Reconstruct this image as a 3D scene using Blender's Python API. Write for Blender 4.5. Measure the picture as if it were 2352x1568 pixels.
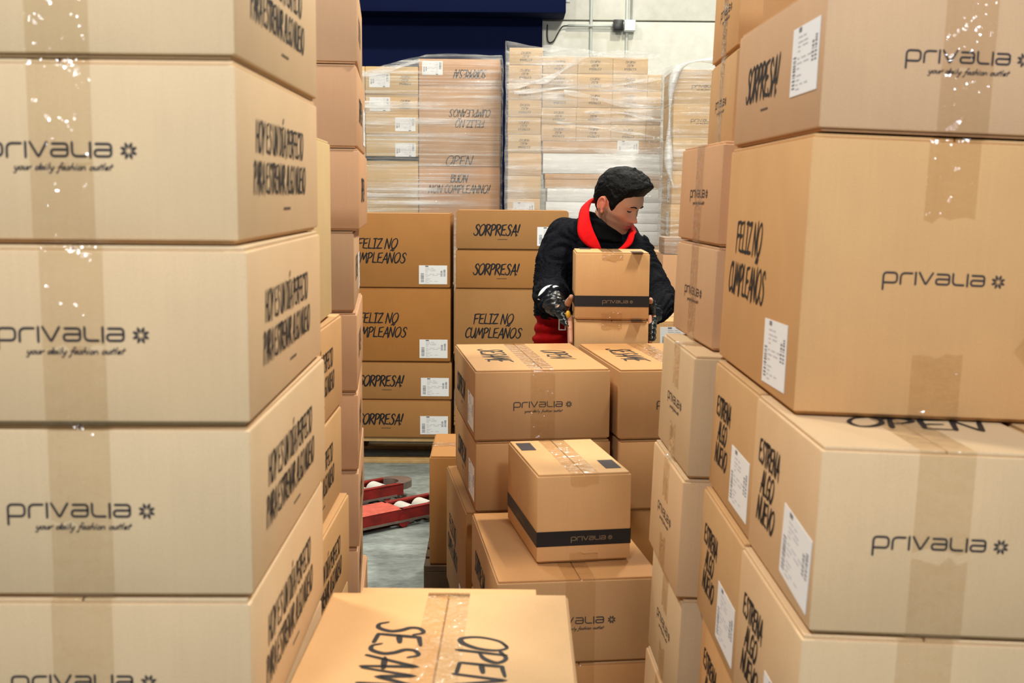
import bpy, bmesh, math, random
from mathutils import Vector, Matrix, noise as mnoise

random.seed(7)
for o in list(bpy.data.objects):
    bpy.data.objects.remove(o, do_unlink=True)
scene = bpy.context.scene
C = scene.collection
R = math.radians

# ------------------------------------------------------------------ camera
CAM_Z = 1.465
cam_d = bpy.data.cameras.new('camera')
cam = bpy.data.objects.new('camera', cam_d)
C.objects.link(cam)
cam_d.sensor_width = 36.0
cam_d.lens = 40.56
cam.matrix_world = (Matrix.Translation((0, 0, CAM_Z)) @ Matrix.Rotation(R(90 - 7.2), 4, 'X')
                    @ Matrix.Rotation(R(0.5), 4, 'Z'))
cam_d.dof.use_dof = True
cam_d.dof.focus_distance = 5.0
cam_d.dof.aperture_fstop = 8.0
cam_d.clip_end = 100
scene.camera = cam

# ------------------------------------------------------------------ world, lamps, exposure
world = bpy.data.worlds.new('world')
scene.world = world
world.use_nodes = True
bg = world.node_tree.nodes['Background']
bg.inputs[0].default_value = (0.93, 0.96, 1.0, 1)
bg.inputs[1].default_value = 0.085

def lamp(x, y, z, power, size=0.5, col=(1.0, 0.97, 0.93)):
    l = bpy.data.lights.new('bay_or_fill_lamp', 'POINT')
    l.energy = power
    l.shadow_soft_size = size
    l.color = col
    o = bpy.data.objects.new('bay_or_fill_lamp', l)
    C.objects.link(o)
    o.location = (x, y, z)

# high-bay lamps under the roof; low cool pair over the camera is added fill
COOL, WARM = (0.86, 0.93, 1.0), (1.0, 0.93, 0.78)
for (lx, ly, lz, lp, lc) in [(-0.7, -0.7, 3.2, 215, COOL), (0.8, -0.7, 3.2, 205, COOL), (-1.6, 3.1, 4.8, 380, WARM), (1.6, 3.1, 4.8, 590, WARM),
                             (-2.2, 7.2, 6.0, 300, WARM), (1.8, 7.2, 6.0, 500, WARM), (-2.2, 9.3, 6.8, 130, COOL), (1.9, 9.0, 6.8, 200, COOL)]:
    lamp(lx, ly, lz, lp, 0.2, lc)

vs = scene.view_settings
vs.view_transform = 'Standard'
vs.look = 'None'
vs.gamma = 1.0
vs.use_curve_mapping = False
vs.exposure = 0.22

# ------------------------------------------------------------------ materials
def srgb(r, g, b):
    f = lambda c: (c / 255.0) / 12.92 if c / 255.0 <= 0.04045 else ((c / 255.0 + 0.055) / 1.055) ** 2.4
    return (f(r), f(g), f(b), 1.0)

def newmat(name):
    m = bpy.data.materials.new(name)
    m.use_nodes = True
    nt = m.node_tree
    for n in list(nt.nodes):
        nt.nodes.remove(n)
    out = nt.nodes.new('ShaderNodeOutputMaterial')
    return m, nt, out

def plain(name, col, rough=0.6, metal=0.0, spec=0.5, noise_scale=0, noise_amt=0.0, bump=0.0, emit=None):
    m, nt, out = newmat(name)
    p = nt.nodes.new('ShaderNodeBsdfPrincipled')
    p.inputs['Base Color'].default_value = col
    p.inputs['Roughness'].default_value = rough
    p.inputs['Metallic'].default_value = metal
    p.inputs['Specular IOR Level'].default_value = spec
    if noise_scale:
        tc = nt.nodes.new('ShaderNodeTexCoord')
        nz = nt.nodes.new('ShaderNodeTexNoise')
        nz.inputs['Scale'].default_value = noise_scale
        nz.inputs['Detail'].default_value = 6
        nt.links.new(tc.outputs['Object'], nz.inputs['Vector'])
        mx = nt.nodes.new('ShaderNodeMix'); mx.data_type = 'RGBA'; mx.blend_type = 'MULTIPLY'
        mx.inputs[0].default_value = 1.0
        rp = nt.nodes.new('ShaderNodeValToRGB')
        rp.color_ramp.elements[0].position = 0.3
        rp.color_ramp.elements[1].position = 0.7
        lo = 1 - noise_amt
        rp.color_ramp.elements[0].color = (lo, lo, lo, 1)
        rp.color_ramp.elements[1].color = (1, 1, 1, 1)
        nt.links.new(nz.outputs['Fac'], rp.inputs['Fac'])
        mx.inputs[6].default_value = col
        nt.links.new(rp.outputs['Color'], mx.inputs[7])
        nt.links.new(mx.outputs[2], p.inputs['Base Color'])
        if bump:
            b = nt.nodes.new('ShaderNodeBump')
            b.inputs['Strength'].default_value = bump
            b.inputs['Distance'].default_value = 0.01
            nt.links.new(nz.outputs['Fac'], b.inputs['Height'])
            nt.links.new(b.outputs['Normal'], p.inputs['Normal'])
    nt.links.new(p.outputs['BSDF'], out.inputs['Surface'])
    return m

def cardboard(name, col, var=0.10):
    """kraft board: fibre flecks, faint corrugation ribs, blotches and a small shift from box to box"""
    m, nt, out = newmat(name)
    p = nt.nodes.new('ShaderNodeBsdfPrincipled')
    p.inputs['Roughness'].default_value = 0.72
    p.inputs['Specular IOR Level'].default_value = 0.25
    tc = nt.nodes.new('ShaderNodeTexCoord')
    info = nt.nodes.new('ShaderNodeObjectInfo')
    n1 = nt.nodes.new('ShaderNodeTexNoise'); n1.inputs['Scale'].default_value = 9; n1.inputs['Detail'].default_value = 3
    n2 = nt.nodes.new('ShaderNodeTexNoise'); n2.inputs['Scale'].default_value = 420; n2.inputs['Detail'].default_value = 3
    nt.links.new(tc.outputs['Object'], n1.inputs['Vector'])
    nt.links.new(tc.outputs['Object'], n2.inputs['Vector'])
    mp = nt.nodes.new('ShaderNodeMapping'); mp.inputs['Scale'].default_value = (150, 150, 5)
    n3 = nt.nodes.new('ShaderNodeTexNoise'); n3.inputs['Scale'].default_value = 1.0; n3.inputs['Detail'].default_value = 2
    nt.links.new(tc.outputs['Object'], mp.inputs['Vector'])
    nt.links.new(mp.outputs['Vector'], n3.inputs['Vector'])
    hs = nt.nodes.new('ShaderNodeHueSaturation')
    hs.inputs['Color'].default_value = col
    def mad(src, mul, add):
        a = nt.nodes.new('ShaderNodeMath'); a.operation = 'MULTIPLY_ADD'
        nt.links.new(src, a.inputs[0]); a.inputs[1].default_value = mul; a.inputs[2].default_value = add
        return a.outputs[0]
    def add2(x, y):
        a = nt.nodes.new('ShaderNodeMath'); a.operation = 'ADD'
        nt.links.new(x, a.inputs[0]); nt.links.new(y, a.inputs[1])
        return a.outputs[0]
    v = add2(mad(n1.outputs['Fac'], 0.16, 0.92 - var / 2), mad(info.outputs['Random'], var, 0.0))
    v = add2(v, mad(n2.outputs['Fac'], 0.26, -0.13))
    v = add2(v, mad(n3.outputs['Fac'], 0.08, -0.04))
    nt.links.new(v, hs.inputs['Value'])
    nt.links.new(mad(info.outputs['Random'], 0.10, 0.97), hs.inputs['Saturation'])
    nt.links.new(mad(info.outputs['Random'], -0.008, 0.504), hs.inputs['Hue'])
    nt.links.new(hs.outputs['Color'], p.inputs['Base Color'])
    b = nt.nodes.new('ShaderNodeBump'); b.inputs['Strength'].default_value = 0.12; b.inputs['Distance'].default_value = 0.001
    nt.links.new(n3.outputs['Fac'], b.inputs['Height'])
    nt.links.new(b.outputs['Normal'], p.inputs['Normal'])
    nt.links.new(p.outputs['BSDF'], out.inputs['Surface'])
    return m

def tape_mat():
    m, nt, out = newmat('packing_tape')
    tr = nt.nodes.new('ShaderNodeBsdfTransparent'); tr.inputs[0].default_value = (0.95, 0.925, 0.88, 1)
    gl = nt.nodes.new('ShaderNodeBsdfGlossy'); gl.inputs['Roughness'].default_value = 0.09
    gl.inputs['Color'].default_value = (1, 1, 1, 1)
    tc = nt.nodes.new('ShaderNodeTexCoord')
    nz = nt.nodes.new('ShaderNodeTexNoise'); nz.inputs['Scale'].default_value = 38; nz.inputs['Detail'].default_value = 3
    nt.links.new(tc.outputs['Object'], nz.inputs['Vector'])
    b = nt.nodes.new('ShaderNodeBump'); b.inputs['Strength'].default_value = 0.9; b.inputs['Distance'].default_value = 0.012
    nt.links.new(nz.outputs['Fac'], b.inputs['Height'])
    nt.links.new(b.outputs['Normal'], gl.inputs['Normal'])
    lw = nt.nodes.new('ShaderNodeLayerWeight')
    pw = nt.nodes.new('ShaderNodeMath'); pw.operation = 'POWER'; pw.inputs[1].default_value = 5
    nt.links.new(lw.outputs['Facing'], pw.inputs[0])
    fr = nt.nodes.new('ShaderNodeMath'); fr.operation = 'MULTIPLY_ADD'; fr.inputs[1].default_value = 0.8; fr.inputs[2].default_value = 0.045
    nt.links.new(pw.outputs[0], fr.inputs[0])
    mx = nt.nodes.new('ShaderNodeMixShader')
    nt.links.new(fr.outputs[0], mx.inputs[0])
    nt.links.new(tr.outputs[0], mx.inputs[1]); nt.links.new(gl.outputs[0], mx.inputs[2])
    nt.links.new(mx.outputs[0], out.inputs['Surface'])
    return m

def film_mat(name, scale=(0.6, 0.6, 26), base=0.08, top=0.75, tilt=0.05):
    """stretch film: clear where taut, milky where it is pleated into tight ridges"""
    m, nt, out = newmat(name)
    tr = nt.nodes.new('ShaderNodeBsdfTransparent'); tr.inputs[0].default_value = (0.97, 0.97, 0.97, 1)
    gl = nt.nodes.new('ShaderNodeBsdfGlossy'); gl.inputs['Roughness'].default_value = 0.16
    df = nt.nodes.new('ShaderNodeBsdfDiffuse'); df.inputs[0].default_value = (0.85, 0.86, 0.86, 1)
    tc = nt.nodes.new('ShaderNodeTexCoord')
    mp = nt.nodes.new('ShaderNodeMapping'); mp.inputs['Scale'].default_value = scale
    mp.inputs['Rotation'].default_value = (0, tilt, 0)
    n1 = nt.nodes.new('ShaderNodeTexNoise'); n1.inputs['Scale'].default_value = 1.6; n1.inputs['Detail'].default_value = 6
    n1.inputs['Roughness'].default_value = 0.65
    n2 = nt.nodes.new('ShaderNodeTexNoise'); n2.inputs['Scale'].default_value = 2.2; n2.inputs['Detail'].default_value = 2
    nt.links.new(tc.outputs['Object'], mp.inputs['Vector'])
    nt.links.new(mp.outputs['Vector'], n1.inputs['Vector'])
    nt.links.new(tc.outputs['Object'], n2.inputs['Vector'])
    rp = nt.nodes.new('ShaderNodeMapRange')
    rp.inputs['From Min'].default_value = 0.47; rp.inputs['From Max'].default_value = 0.74
    rp.inputs['To Min'].default_value = base; rp.inputs['To Max'].default_value = top
    nt.links.new(n1.outputs['Fac'], rp.inputs['Value'])
    r2 = nt.nodes.new('ShaderNodeMapRange')
    r2.inputs['From Min'].default_value = 0.35; r2.inputs['From Max'].default_value = 0.68
    r2.inputs['To Min'].default_value = 0.45; r2.inputs['To Max'].default_value = 1.25
    nt.links.new(n2.outputs['Fac'], r2.inputs['Value'])
    mu = nt.nodes.new('ShaderNodeMath'); mu.operation = 'MULTIPLY'; mu.use_clamp = True
    nt.links.new(rp.outputs[0], mu.inputs[0]); nt.links.new(r2.outputs[0], mu.inputs[1])
    b = nt.nodes.new('ShaderNodeBump'); b.inputs['Strength'].default_value = 0.9; b.inputs['Distance'].default_value = 0.02
    nt.links.new(n1.outputs['Fac'], b.inputs['Height'])
    nt.links.new(b.outputs['Normal'], gl.inputs['Normal'])
    a = nt.nodes.new('ShaderNodeMixShader'); a.inputs[0].default_value = 0.35
    nt.links.new(df.outputs[0], a.inputs[1]); nt.links.new(gl.outputs[0], a.inputs[2])
    mx = nt.nodes.new('ShaderNodeMixShader')
    nt.links.new(mu.outputs[0], mx.inputs[0])
    nt.links.new(tr.outputs[0], mx.inputs[1]); nt.links.new(a.outputs[0], mx.inputs[2])
    nt.links.new(mx.outputs[0], out.inputs['Surface'])
    return m

M = {
    'kraft': cardboard('kraft', srgb(198, 157, 110)),
    'kraft_pink': cardboard('kraft_pink', srgb(198, 157, 120)),
    'kraft_pale': cardboard('kraft_pale', srgb(206, 176, 138)),
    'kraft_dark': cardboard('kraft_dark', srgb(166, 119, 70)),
    'kraft_yellow': cardboard('kraft_yellow', srgb(206, 174, 128)),
    'kraft_straw': cardboard('kraft_straw', srgb(208, 180, 132)),
    'kraft_dimmed': cardboard('kraft_dimmed', srgb(182, 139, 94)),  # kraft with the dimmer light on the middle cartons put into its colour
    'ink': plain('ink', (0.016, 0.013, 0.014, 1), 0.65, spec=0.3),
    'ink_faded': plain('ink_faded', (0.05, 0.04, 0.04, 1), 0.7, spec=0.2),
    'ink_beige': plain('ink_beige', srgb(120, 98, 72), 0.7),
    'band': plain('band', (0.012, 0.011, 0.012, 1), 0.5, spec=0.3),
    'paper': plain('paper', srgb(236, 238, 240), 0.55),
    'paper_print': plain('paper_print', srgb(120, 122, 130), 0.7),
    'paper_text': plain('paper_text', srgb(190, 190, 200), 0.7),
    'white_board': plain('white_board', srgb(238, 240, 240), 0.5, noise_scale=12, noise_amt=0.04),
    'tape': tape_mat(),
    'wood': plain('wood', srgb(206, 168, 112), 0.75, noise_scale=14, noise_amt=0.3, bump=0.2),
    'wood_dark': plain('wood_dark', srgb(92, 70, 48), 0.8, noise_scale=14, noise_amt=0.4),
    'navy': plain('navy', srgb(7, 18, 54), 0.8, spec=0.1, noise_scale=3, noise_amt=0.08),
    'conduit': plain('conduit', srgb(196, 202, 196), 0.5),
    'black_plastic': plain('black_plastic', (0.012, 0.012, 0.013, 1), 0.4),
    'white_plastic': plain('white_plastic', srgb(236, 240, 240), 0.4),
    'red_paint': plain('red_paint', srgb(150, 26, 18), 0.5, noise_scale=22, noise_amt=0.5),
    'red_worn': plain('red_worn', srgb(214, 96, 78), 0.55, noise_scale=30, noise_amt=0.35),
    'steel': plain('steel', srgb(150, 132, 122), 0.45, metal=0.6, noise_scale=30, noise_amt=0.3),
    'nylon': plain('nylon', srgb(214, 212, 202), 0.5, noise_scale=20, noise_amt=0.12),
    'rubber': plain('rubber', (0.02, 0.02, 0.02, 1), 0.7),
    'red_pallet': plain('red_pallet', srgb(165, 40, 30), 0.6),
    'fleece': plain('fleece', (0.0085, 0.0095, 0.014, 1), 0.95, spec=0.12, noise_scale=120, noise_amt=0.5, bump=0.5),
    'fleece_in': plain('fleece_in', (0.0035, 0.0035, 0.004, 1), 0.95, spec=0.05),
    'red_cloth': plain('red_cloth', srgb(206, 6, 10), 0.85, spec=0.15, noise_scale=60, noise_amt=0.2),
    'red_shirt': plain('red_shirt', srgb(172, 4, 8), 0.85, spec=0.15, noise_scale=16, noise_amt=0.4),
    'trouser': plain('trouser', (0.012, 0.012, 0.014, 1), 0.9),
    'skin': plain('skin', srgb(196, 138, 112), 0.5, noise_scale=60, noise_amt=0.14),
    'stubble': plain('stubble', srgb(140, 104, 84), 0.6, noise_scale=160, noise_amt=0.4),
    'lips': plain('lips', srgb(168, 88, 82), 0.45),
    'ear_skin': plain('ear_skin', srgb(200, 116, 92), 0.5),
    'hair': plain('hair', (0.0025, 0.0025, 0.0028, 1), 0.55, spec=0.15, noise_scale=90, noise_amt=0.6, bump=0.8),
    'eye': plain('eye', (0.012, 0.01, 0.009, 1), 0.2),
    'glove': plain('glove', (0.010, 0.012, 0.014, 1), 0.28, spec=0.6, noise_scale=40, noise_amt=0.5, bump=0.4),
    'yellow': plain('yellow', srgb(226, 178, 40), 0.5),
    'buckle': plain('buckle', srgb(170, 172, 172), 0.3, metal=0.5),
}
def skin_mat():
    m, nt, out = newmat('skin_face')
    p = nt.nodes.new('ShaderNodeBsdfPrincipled'); p.inputs['Roughness'].default_value = 0.5
    p.inputs['Subsurface Weight'].default_value = 0.08
    p.inputs['Subsurface Radius'].default_value = (0.01, 0.004, 0.002)
    tc = nt.nodes.new('ShaderNodeTexCoord')
    nz = nt.nodes.new('ShaderNodeTexNoise'); nz.inputs['Scale'].default_value = 420; nz.inputs['Detail'].default_value = 3
    nt.links.new(tc.outputs['Object'], nz.inputs['Vector'])
    prev = None
    for attr, col, k in [('flush', srgb(222, 128, 102), 1.0), ('stubble', srgb(104, 78, 64), 0.62), ('lip', srgb(160, 78, 74), 0.9)]:
        a = nt.nodes.new('ShaderNodeAttribute'); a.attribute_name = attr
        mu = nt.nodes.new('ShaderNodeMath'); mu.operation = 'MULTIPLY'; mu.inputs[1].default_value = k
        nt.links.new(a.outputs['Fac'], mu.inputs[0])
        fac = mu.outputs[0]
        if attr == 'stubble':
            m2 = nt.nodes.new('ShaderNodeMath'); m2.operation = 'MULTIPLY_ADD'; m2.inputs[1].default_value = 0.9; m2.inputs[2].default_value = 0.5
            nt.links.new(nz.outputs['Fac'], m2.inputs[0])
            m3 = nt.nodes.new('ShaderNodeMath'); m3.operation = 'MULTIPLY'; m3.use_clamp = True
            nt.links.new(fac, m3.inputs[0]); nt.links.new(m2.outputs[0], m3.inputs[1]); fac = m3.outputs[0]
        mx = nt.nodes.new('ShaderNodeMix'); mx.data_type = 'RGBA'
        nt.links.new(fac, mx.inputs[0])
        if prev is None: mx.inputs[6].default_value = srgb(214, 158, 128)
        else: nt.links.new(prev, mx.inputs[6])
        mx.inputs[7].default_value = col
        prev = mx.outputs[2]
    nt.links.new(prev, p.inputs['Base Color'])
    nt.links.new(p.outputs['BSDF'], out.inputs['Surface'])
    return m
M['skin'] = skin_mat()
M['film'] = film_mat('stretch_film', (0.5, 0.5, 24), 0.16, 1.0, 0.04)
M['film_thick'] = film_mat('stretch_film_thick', (0.7, 0.7, 17), 0.32, 1.0, 0.10)
M['film_fold'] = film_mat('stretch_film_fold', (3, 3, 30), 0.45, 0.95, 0.2)

# concrete floor and wall
def concrete(name, c1, c2, s1, s2, rough=0.8, bump=0.15, streak=(1, 1, 1)):
    m, nt, out = newmat(name)
    p = nt.nodes.new('ShaderNodeBsdfPrincipled'); p.inputs['Roughness'].default_value = rough
    tc = nt.nodes.new('ShaderNodeTexCoord')
    mp = nt.nodes.new('ShaderNodeMapping'); mp.inputs['Scale'].default_value = streak
    nt.links.new(tc.outputs['Object'], mp.inputs['Vector'])
    a = nt.nodes.new('ShaderNodeTexNoise'); a.inputs['Scale'].default_value = s1; a.inputs['Detail'].default_value = 8
    a.inputs['Roughness'].default_value = 0.65
    b = nt.nodes.new('ShaderNodeTexNoise'); b.inputs['Scale'].default_value = s2; b.inputs['Detail'].default_value = 4
    nt.links.new(mp.outputs[0], a.inputs['Vector']); nt.links.new(mp.outputs[0], b.inputs['Vector'])
    mm = nt.nodes.new('ShaderNodeMath'); mm.operation = 'MULTIPLY_ADD'
    nt.links.new(b.outputs['Fac'], mm.inputs[0]); mm.inputs[1].default_value = 0.5
    nt.links.new(a.outputs['Fac'], mm.inputs[2])
    rp = nt.nodes.new('ShaderNodeValToRGB')
    rp.color_ramp.elements[0].position = 0.55; rp.color_ramp.elements[0].color = c1
    rp.color_ramp.elements[1].position = 0.95; rp.color_ramp.elements[1].color = c2
    nt.links.new(mm.outputs[0], rp.inputs['Fac'])
    nt.links.new(rp.outputs['Color'], p.inputs['Base Color'])
    bp = nt.nodes.new('ShaderNodeBump'); bp.inputs['Strength'].default_value = bump; bp.inputs['Distance'].default_value = 0.01
    nt.links.new(a.outputs['Fac'], bp.inputs['Height']); nt.links.new(bp.outputs['Normal'], p.inputs['Normal'])
    nt.links.new(p.outputs['BSDF'], out.inputs['Surface'])
    return m
M['floor'] = concrete('floor_concrete', srgb(100, 108, 104), srgb(152, 162, 158), 5, 30, 0.6, 0.2, (1, 2.2, 1))
M['wall'] = concrete('wall_concrete', srgb(204, 204, 192), srgb(226, 226, 216), 1.3, 12, 0.85, 0.08)

# ------------------------------------------------------------------ mesh helpers
def mesh_obj(name, verts, faces, mat, parent=None, smooth=False, matrix=None):
    me = bpy.data.meshes.new(name)
    me.from_pydata([tuple(v) for v in verts], [], faces)
    me.update()
    if smooth:
        me.shade_smooth()
    return link(name, me, mat, parent, matrix)

def link(name, me, mat=None, parent=None, matrix=None):
    o = bpy.data.objects.new(name, me)
    C.objects.link(o)
    if mat is not None and me is not None:
        if len(me.materials) == 0:
            me.materials.append(mat)
        elif me.materials[0] is not mat:
            o.material_slots[0].link = 'OBJECT'
            o.material_slots[0].material = mat
    if parent is not None:
        o.parent = parent
    if matrix is not None:
        o.matrix_local = matrix
    return o

def tag(o, label, cat=None, group=None, kind=None):
    if label: o['label'] = label
    if cat: o['category'] = cat
    if group: o['group'] = group
    if kind: o['kind'] = kind
    return o

def boxgeo(x0, x1, y0, y1, z0, z1):
    v = [(x0, y0, z0), (x1, y0, z0), (x1, y1, z0), (x0, y1, z0), (x0, y0, z1), (x1, y0, z1), (x1, y1, z1), (x0, y1, z1)]
    f = [(0, 3, 2, 1), (4, 5, 6, 7), (0, 1, 5, 4), (1, 2, 6, 5), (2, 3, 7, 6), (3, 0, 4, 7)]
    return v, f

def merge(*parts):
    V, F = [], []
    for v, f in parts:
        n = len(V)
        V += list(v)
        F += [tuple(i + n for i in q) for q in f]
    return V, F

_bev = {}
def bevel_box(key, x0, x1, y0, y1, z0, z1, r=0.003, seg=2):
    k = (key, x0, x1, y0, y1, z0, z1)
    if k in _bev:
        return _bev[k]
    bm = bmesh.new()
    v, f = boxgeo(x0, x1, y0, y1, z0, z1)
    bv = [bm.verts.new(p) for p in v]
    for q in f:
        bm.faces.new([bv[i] for i in q])
    bmesh.ops.bevel(bm, geom=list(bm.edges), offset=r, segments=seg, affect='EDGES', profile=0.5)
    me = bpy.data.meshes.new(key)
    bm.to_mesh(me); bm.free()
    me.shade_smooth()
    me.set_sharp_from_angle(angle=R(35))
    _bev[k] = me
    return me

def tube(pts, rad, seg=8, closed_caps=True):
    """round tube along points; rad is a number or list"""
    V, F = [], []
    n = len(pts)
    pts = [Vector(p) for p in pts]
    up = None
    for i, p in enumerate(pts):
        t = (pts[min(i + 1, n - 1)] - pts[max(i - 1, 0)]).normalized()
        if up is None:
            up = t.orthogonal().normalized()
        else:
            up = (up - t * up.dot(t)).normalized()
        s = t.cross(up)
        r = rad[i] if isinstance(rad, (list, tuple)) else rad
        for k in range(seg):
            a = 2 * math.pi * k / seg
            V.append(p + (up * math.cos(a) + s * math.sin(a)) * r)
    for i in range(n - 1):
        for k in range(seg):
            k2 = (k + 1) % seg
            F.append((i * seg + k, i * seg + k2, (i + 1) * seg + k2, (i + 1) * seg + k))
    if closed_caps:
        F.append(tuple(range(seg - 1, -1, -1)))
        F.append(tuple((n - 1) * seg + k for k in range(seg)))
    return V, F

# ------------------------------------------------------------------ lettering built from pen strokes
def catmull(pts, sub=5):
    if len(pts) < 3:
        return [Vector(p) for p in pts]
    P = [Vector(p) for p in pts]
    closed = (P[0] - P[-1]).length < 1e-6
    if closed:
        P = [P[-2]] + P + [P[1]]
    else:
        P = [P[0] * 2 - P[1]] + P + [P[-1] * 2 - P[-2]]
    out = []
    for i in range(1, len(P) - 2):
        for k in range(sub):
            t = k / sub
            a, b, c, d = P[i - 1], P[i], P[i + 1], P[i + 2]
            out.append(0.5 * ((2 * b) + (c - a) * t + (2 * a - 5 * b + 4 * c - d) * t * t + (3 * b - a - 3 * c + d) * t ** 3))
    out.append(P[-2])
    return out

def ribbon(pts, w, taper=0.0):
    V, F = [], []
    n = len(pts)
    for i, p in enumerate(pts):
        t = (pts[min(i + 1, n - 1)] - pts[max(i - 1, 0)])
        t = t.normalized() if t.length > 1e-9 else Vector((1, 0))
        nn = Vector((-t.y, t.x))
        u = i / max(1, n - 1)
        ww = w * (1 - taper * (2 * u - 1) ** 2 + taper * 0.3 * math.sin(u * 9 + n))
        if i == 0:
            V += [p - t * w * 0.45 + nn * ww * 0.25, p - t * w * 0.45 - nn * ww * 0.25]
        V += [p + nn * ww * 0.5, p - nn * ww * 0.5]
        if i == n - 1:
            V += [p + t * w * 0.45 + nn * ww * 0.25, p + t * w * 0.45 - nn * ww * 0.25]
    for i in range(len(V) // 2 - 1):
        F.append((2 * i, 2 * i + 1, 2 * i + 3, 2 * i + 2))
    return V, F

BRUSH = {  # glyph: advance, curved strokes, straight strokes
    'S': (.62, [[(.58, .82), (.45, .99), (.24, .9), (.22, .7), (.4, .5), (.48, .28), (.34, .03), (.12, .01), (0, .16)]], []),
    'O': (.68, [[(.36, 1), (.12, .82), (0, .4), (.12, .03), (.36, .07), (.57, .4), (.6, .78), (.46, 1), (.3, .97)]], []),
    'R': (.62, [[(-.02, .88), (.28, 1), (.5, .84), (.36, .58), (.1, .47)]], [[(.03, 0), (.12, .98)], [(.16, .5), (.58, -.02)]]),
    'P': (.56, [[(-.02, .88), (.28, 1), (.5, .82), (.36, .56), (.1, .44)]], [[(.02, -.03), (.12, .98)]]),
    'E': (.58, [], [[(.52, .99), (.1, .92), (.08, .5), (.05, .06), (.5, .02)], [(.09, .5), (.43, .55)]]),
    'A': (.62, [], [[(0, -.02), (.4, 1), (.54, -.06)], [(.07, .34), (.57, .37)]]),
    '!': (.32, [], [[(.24, 1.02), (.1, .28)], [(.03, .06), (.045, .03)]]),
    'F': (.56, [], [[(.58, 1), (.08, .94), (.05, -.02)], [(.07, .5), (.43, .55)]]),
    'L': (.54, [], [[(.12, 1), (.05, .05), (.52, .03)]]),
    'I': (.42, [], [[(0, .96), (.36, 1)], [(.2, .98), (.15, .03)], [(-.02, .02), (.34, .04)]]),
    'Z': (.6, [], [[(.04, .92), (.52, 1), (.02, .03), (.56, .05)]]),
    'N': (.7, [], [[(0, -.02), (.12, 1), (.46, 0), (.62, 1.03)]]),
    'Ñ': (.7, [[(.14, 1.2), (.28, 1.3), (.4, 1.2), (.54, 1.3)]], [[(0, -.02), (.12, 1), (.46, 0), (.62, 1.03)]]),
    'C': (.56, [[(.52, .85), (.36, 1), (.1, .75), (.02, .3), (.2, .02), (.48, .14)]], []),
    'U': (.62, [[(.06, 1), (.02, .32), (.18, .02), (.4, .22), (.52, 1)]], [[(.52, 1), (.52, 0)]]),
    'M': (.8, [], [[(0, -.02), (.22, 1), (.36, .3), (.64, 1), (.7, -.02)]]),
    'T': (.58, [], [[(-.02, .93), (.58, 1)], [(.3, .96), (.26, -.02)]]),
    'Y': (.58, [], [[(.02, 1), (.25, .5)], [(.55, 1), (.12, -.05)]]),
    'H': (.64, [], [[(.05, 1), (.02, 0)], [(.54, 1), (.5, 0)], [(.03, .48), (.52, .53)]]),
    'D': (.64, [[(.02, .98), (.35, .92), (.55, .55), (.4, .12), (.02, .02)]], [[(.1, .98), (.06, 0)]]),
    'G': (.62, [[(.52, .86), (.36, 1), (.1, .75), (.02, .3), (.2, .02), (.44, .1), (.5, .42)]], [[(.3, .42), (.56, .44)]]),
    'B': (.6, [[(.02, .98), (.4, .95), (.42, .65), (.1, .52)], [(.1, .52), (.52, .42), (.46, .06), (.02, .02)]], [[(.1, .98), (.06, 0)]]),
    'V': (.6, [], [[(.02, 1), (.24, 0), (.58, 1.02)]]),
    'Í': (.42, [], [[(0, .96), (.36, 1)], [(.2, .98), (.15, .03)], [(-.02, .02), (.34, .04)], [(.2, 1.15), (.36, 1.32)]]),
    'Q': (.68, [[(.36, 1), (.12, .82), (0, .4), (.12, .03), (.36, .07), (.57, .4), (.6, .78), (.46, 1), (.3, .97)]], [[(.35, .2), (.62, -.1)]]),
    ' ': (.30, [], []),
}
SCRIPT = {
    'y': (.5, [[(.05, .6), (.08, .15), (.28, .1), (.42, .6), (.36, .0), (.22, -.5), (.08, -.4)]], []),
    'o': (.5, [[(.3, .6), (.08, .4), (.1, .05), (.34, .08), (.42, .42), (.28, .6)]], []),
    'u': (.5, [[(.05, .6), (.06, .12), (.24, .06), (.4, .6), (.42, .05)]], []),
    'r': (.4, [[(.05, 0), (.1, .58), (.16, .4), (.38, .62)]], []),
    'd': (.55, [[(.4, .5), (.16, .55), (.05, .2), (.22, .02), (.42, .4), (.56, 1.15), (.46, .02)]], []),
    'a': (.52, [[(.42, .52), (.18, .58), (.05, .2), (.2, .02), (.4, .4), (.44, .04)]], []),
    'i': (.26, [], [[(.08, .6), (.1, .02)], [(.14, .86), (.15, .9)]]),
    'l': (.3, [], [[(.2, 1.15), (.08, .02)]]),
    'f': (.42, [[(.5, 1.1), (.32, 1.15), (.22, .4), (.1, -.45), (-.02, -.4)]], [[(.05, .52), (.4, .56)]]),
    's': (.4, [[(.38, .55), (.16, .58), (.14, .38), (.32, .2), (.18, .02), (.0, .08)]], []),
    'h': (.52, [[(.1, .3), (.3, .58), (.4, .4), (.42, .02)]], [[(.2, 1.15), (.06, 0)]]),
    'n': (.5, [[(.06, .3), (.24, .58), (.38, .4), (.4, .02)]], [[(.08, .58), (.04, 0)]]),
    't': (.36, [], [[(.24, 1.0), (.12, .04)], [(.0, .62), (.38, .68)]]),
    'e': (.46, [[(.06, .3), (.36, .38), (.26, .6), (.08, .4), (.1, .06), (.4, .12)]], []),
    ' ': (.36, [], []),
}
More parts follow.
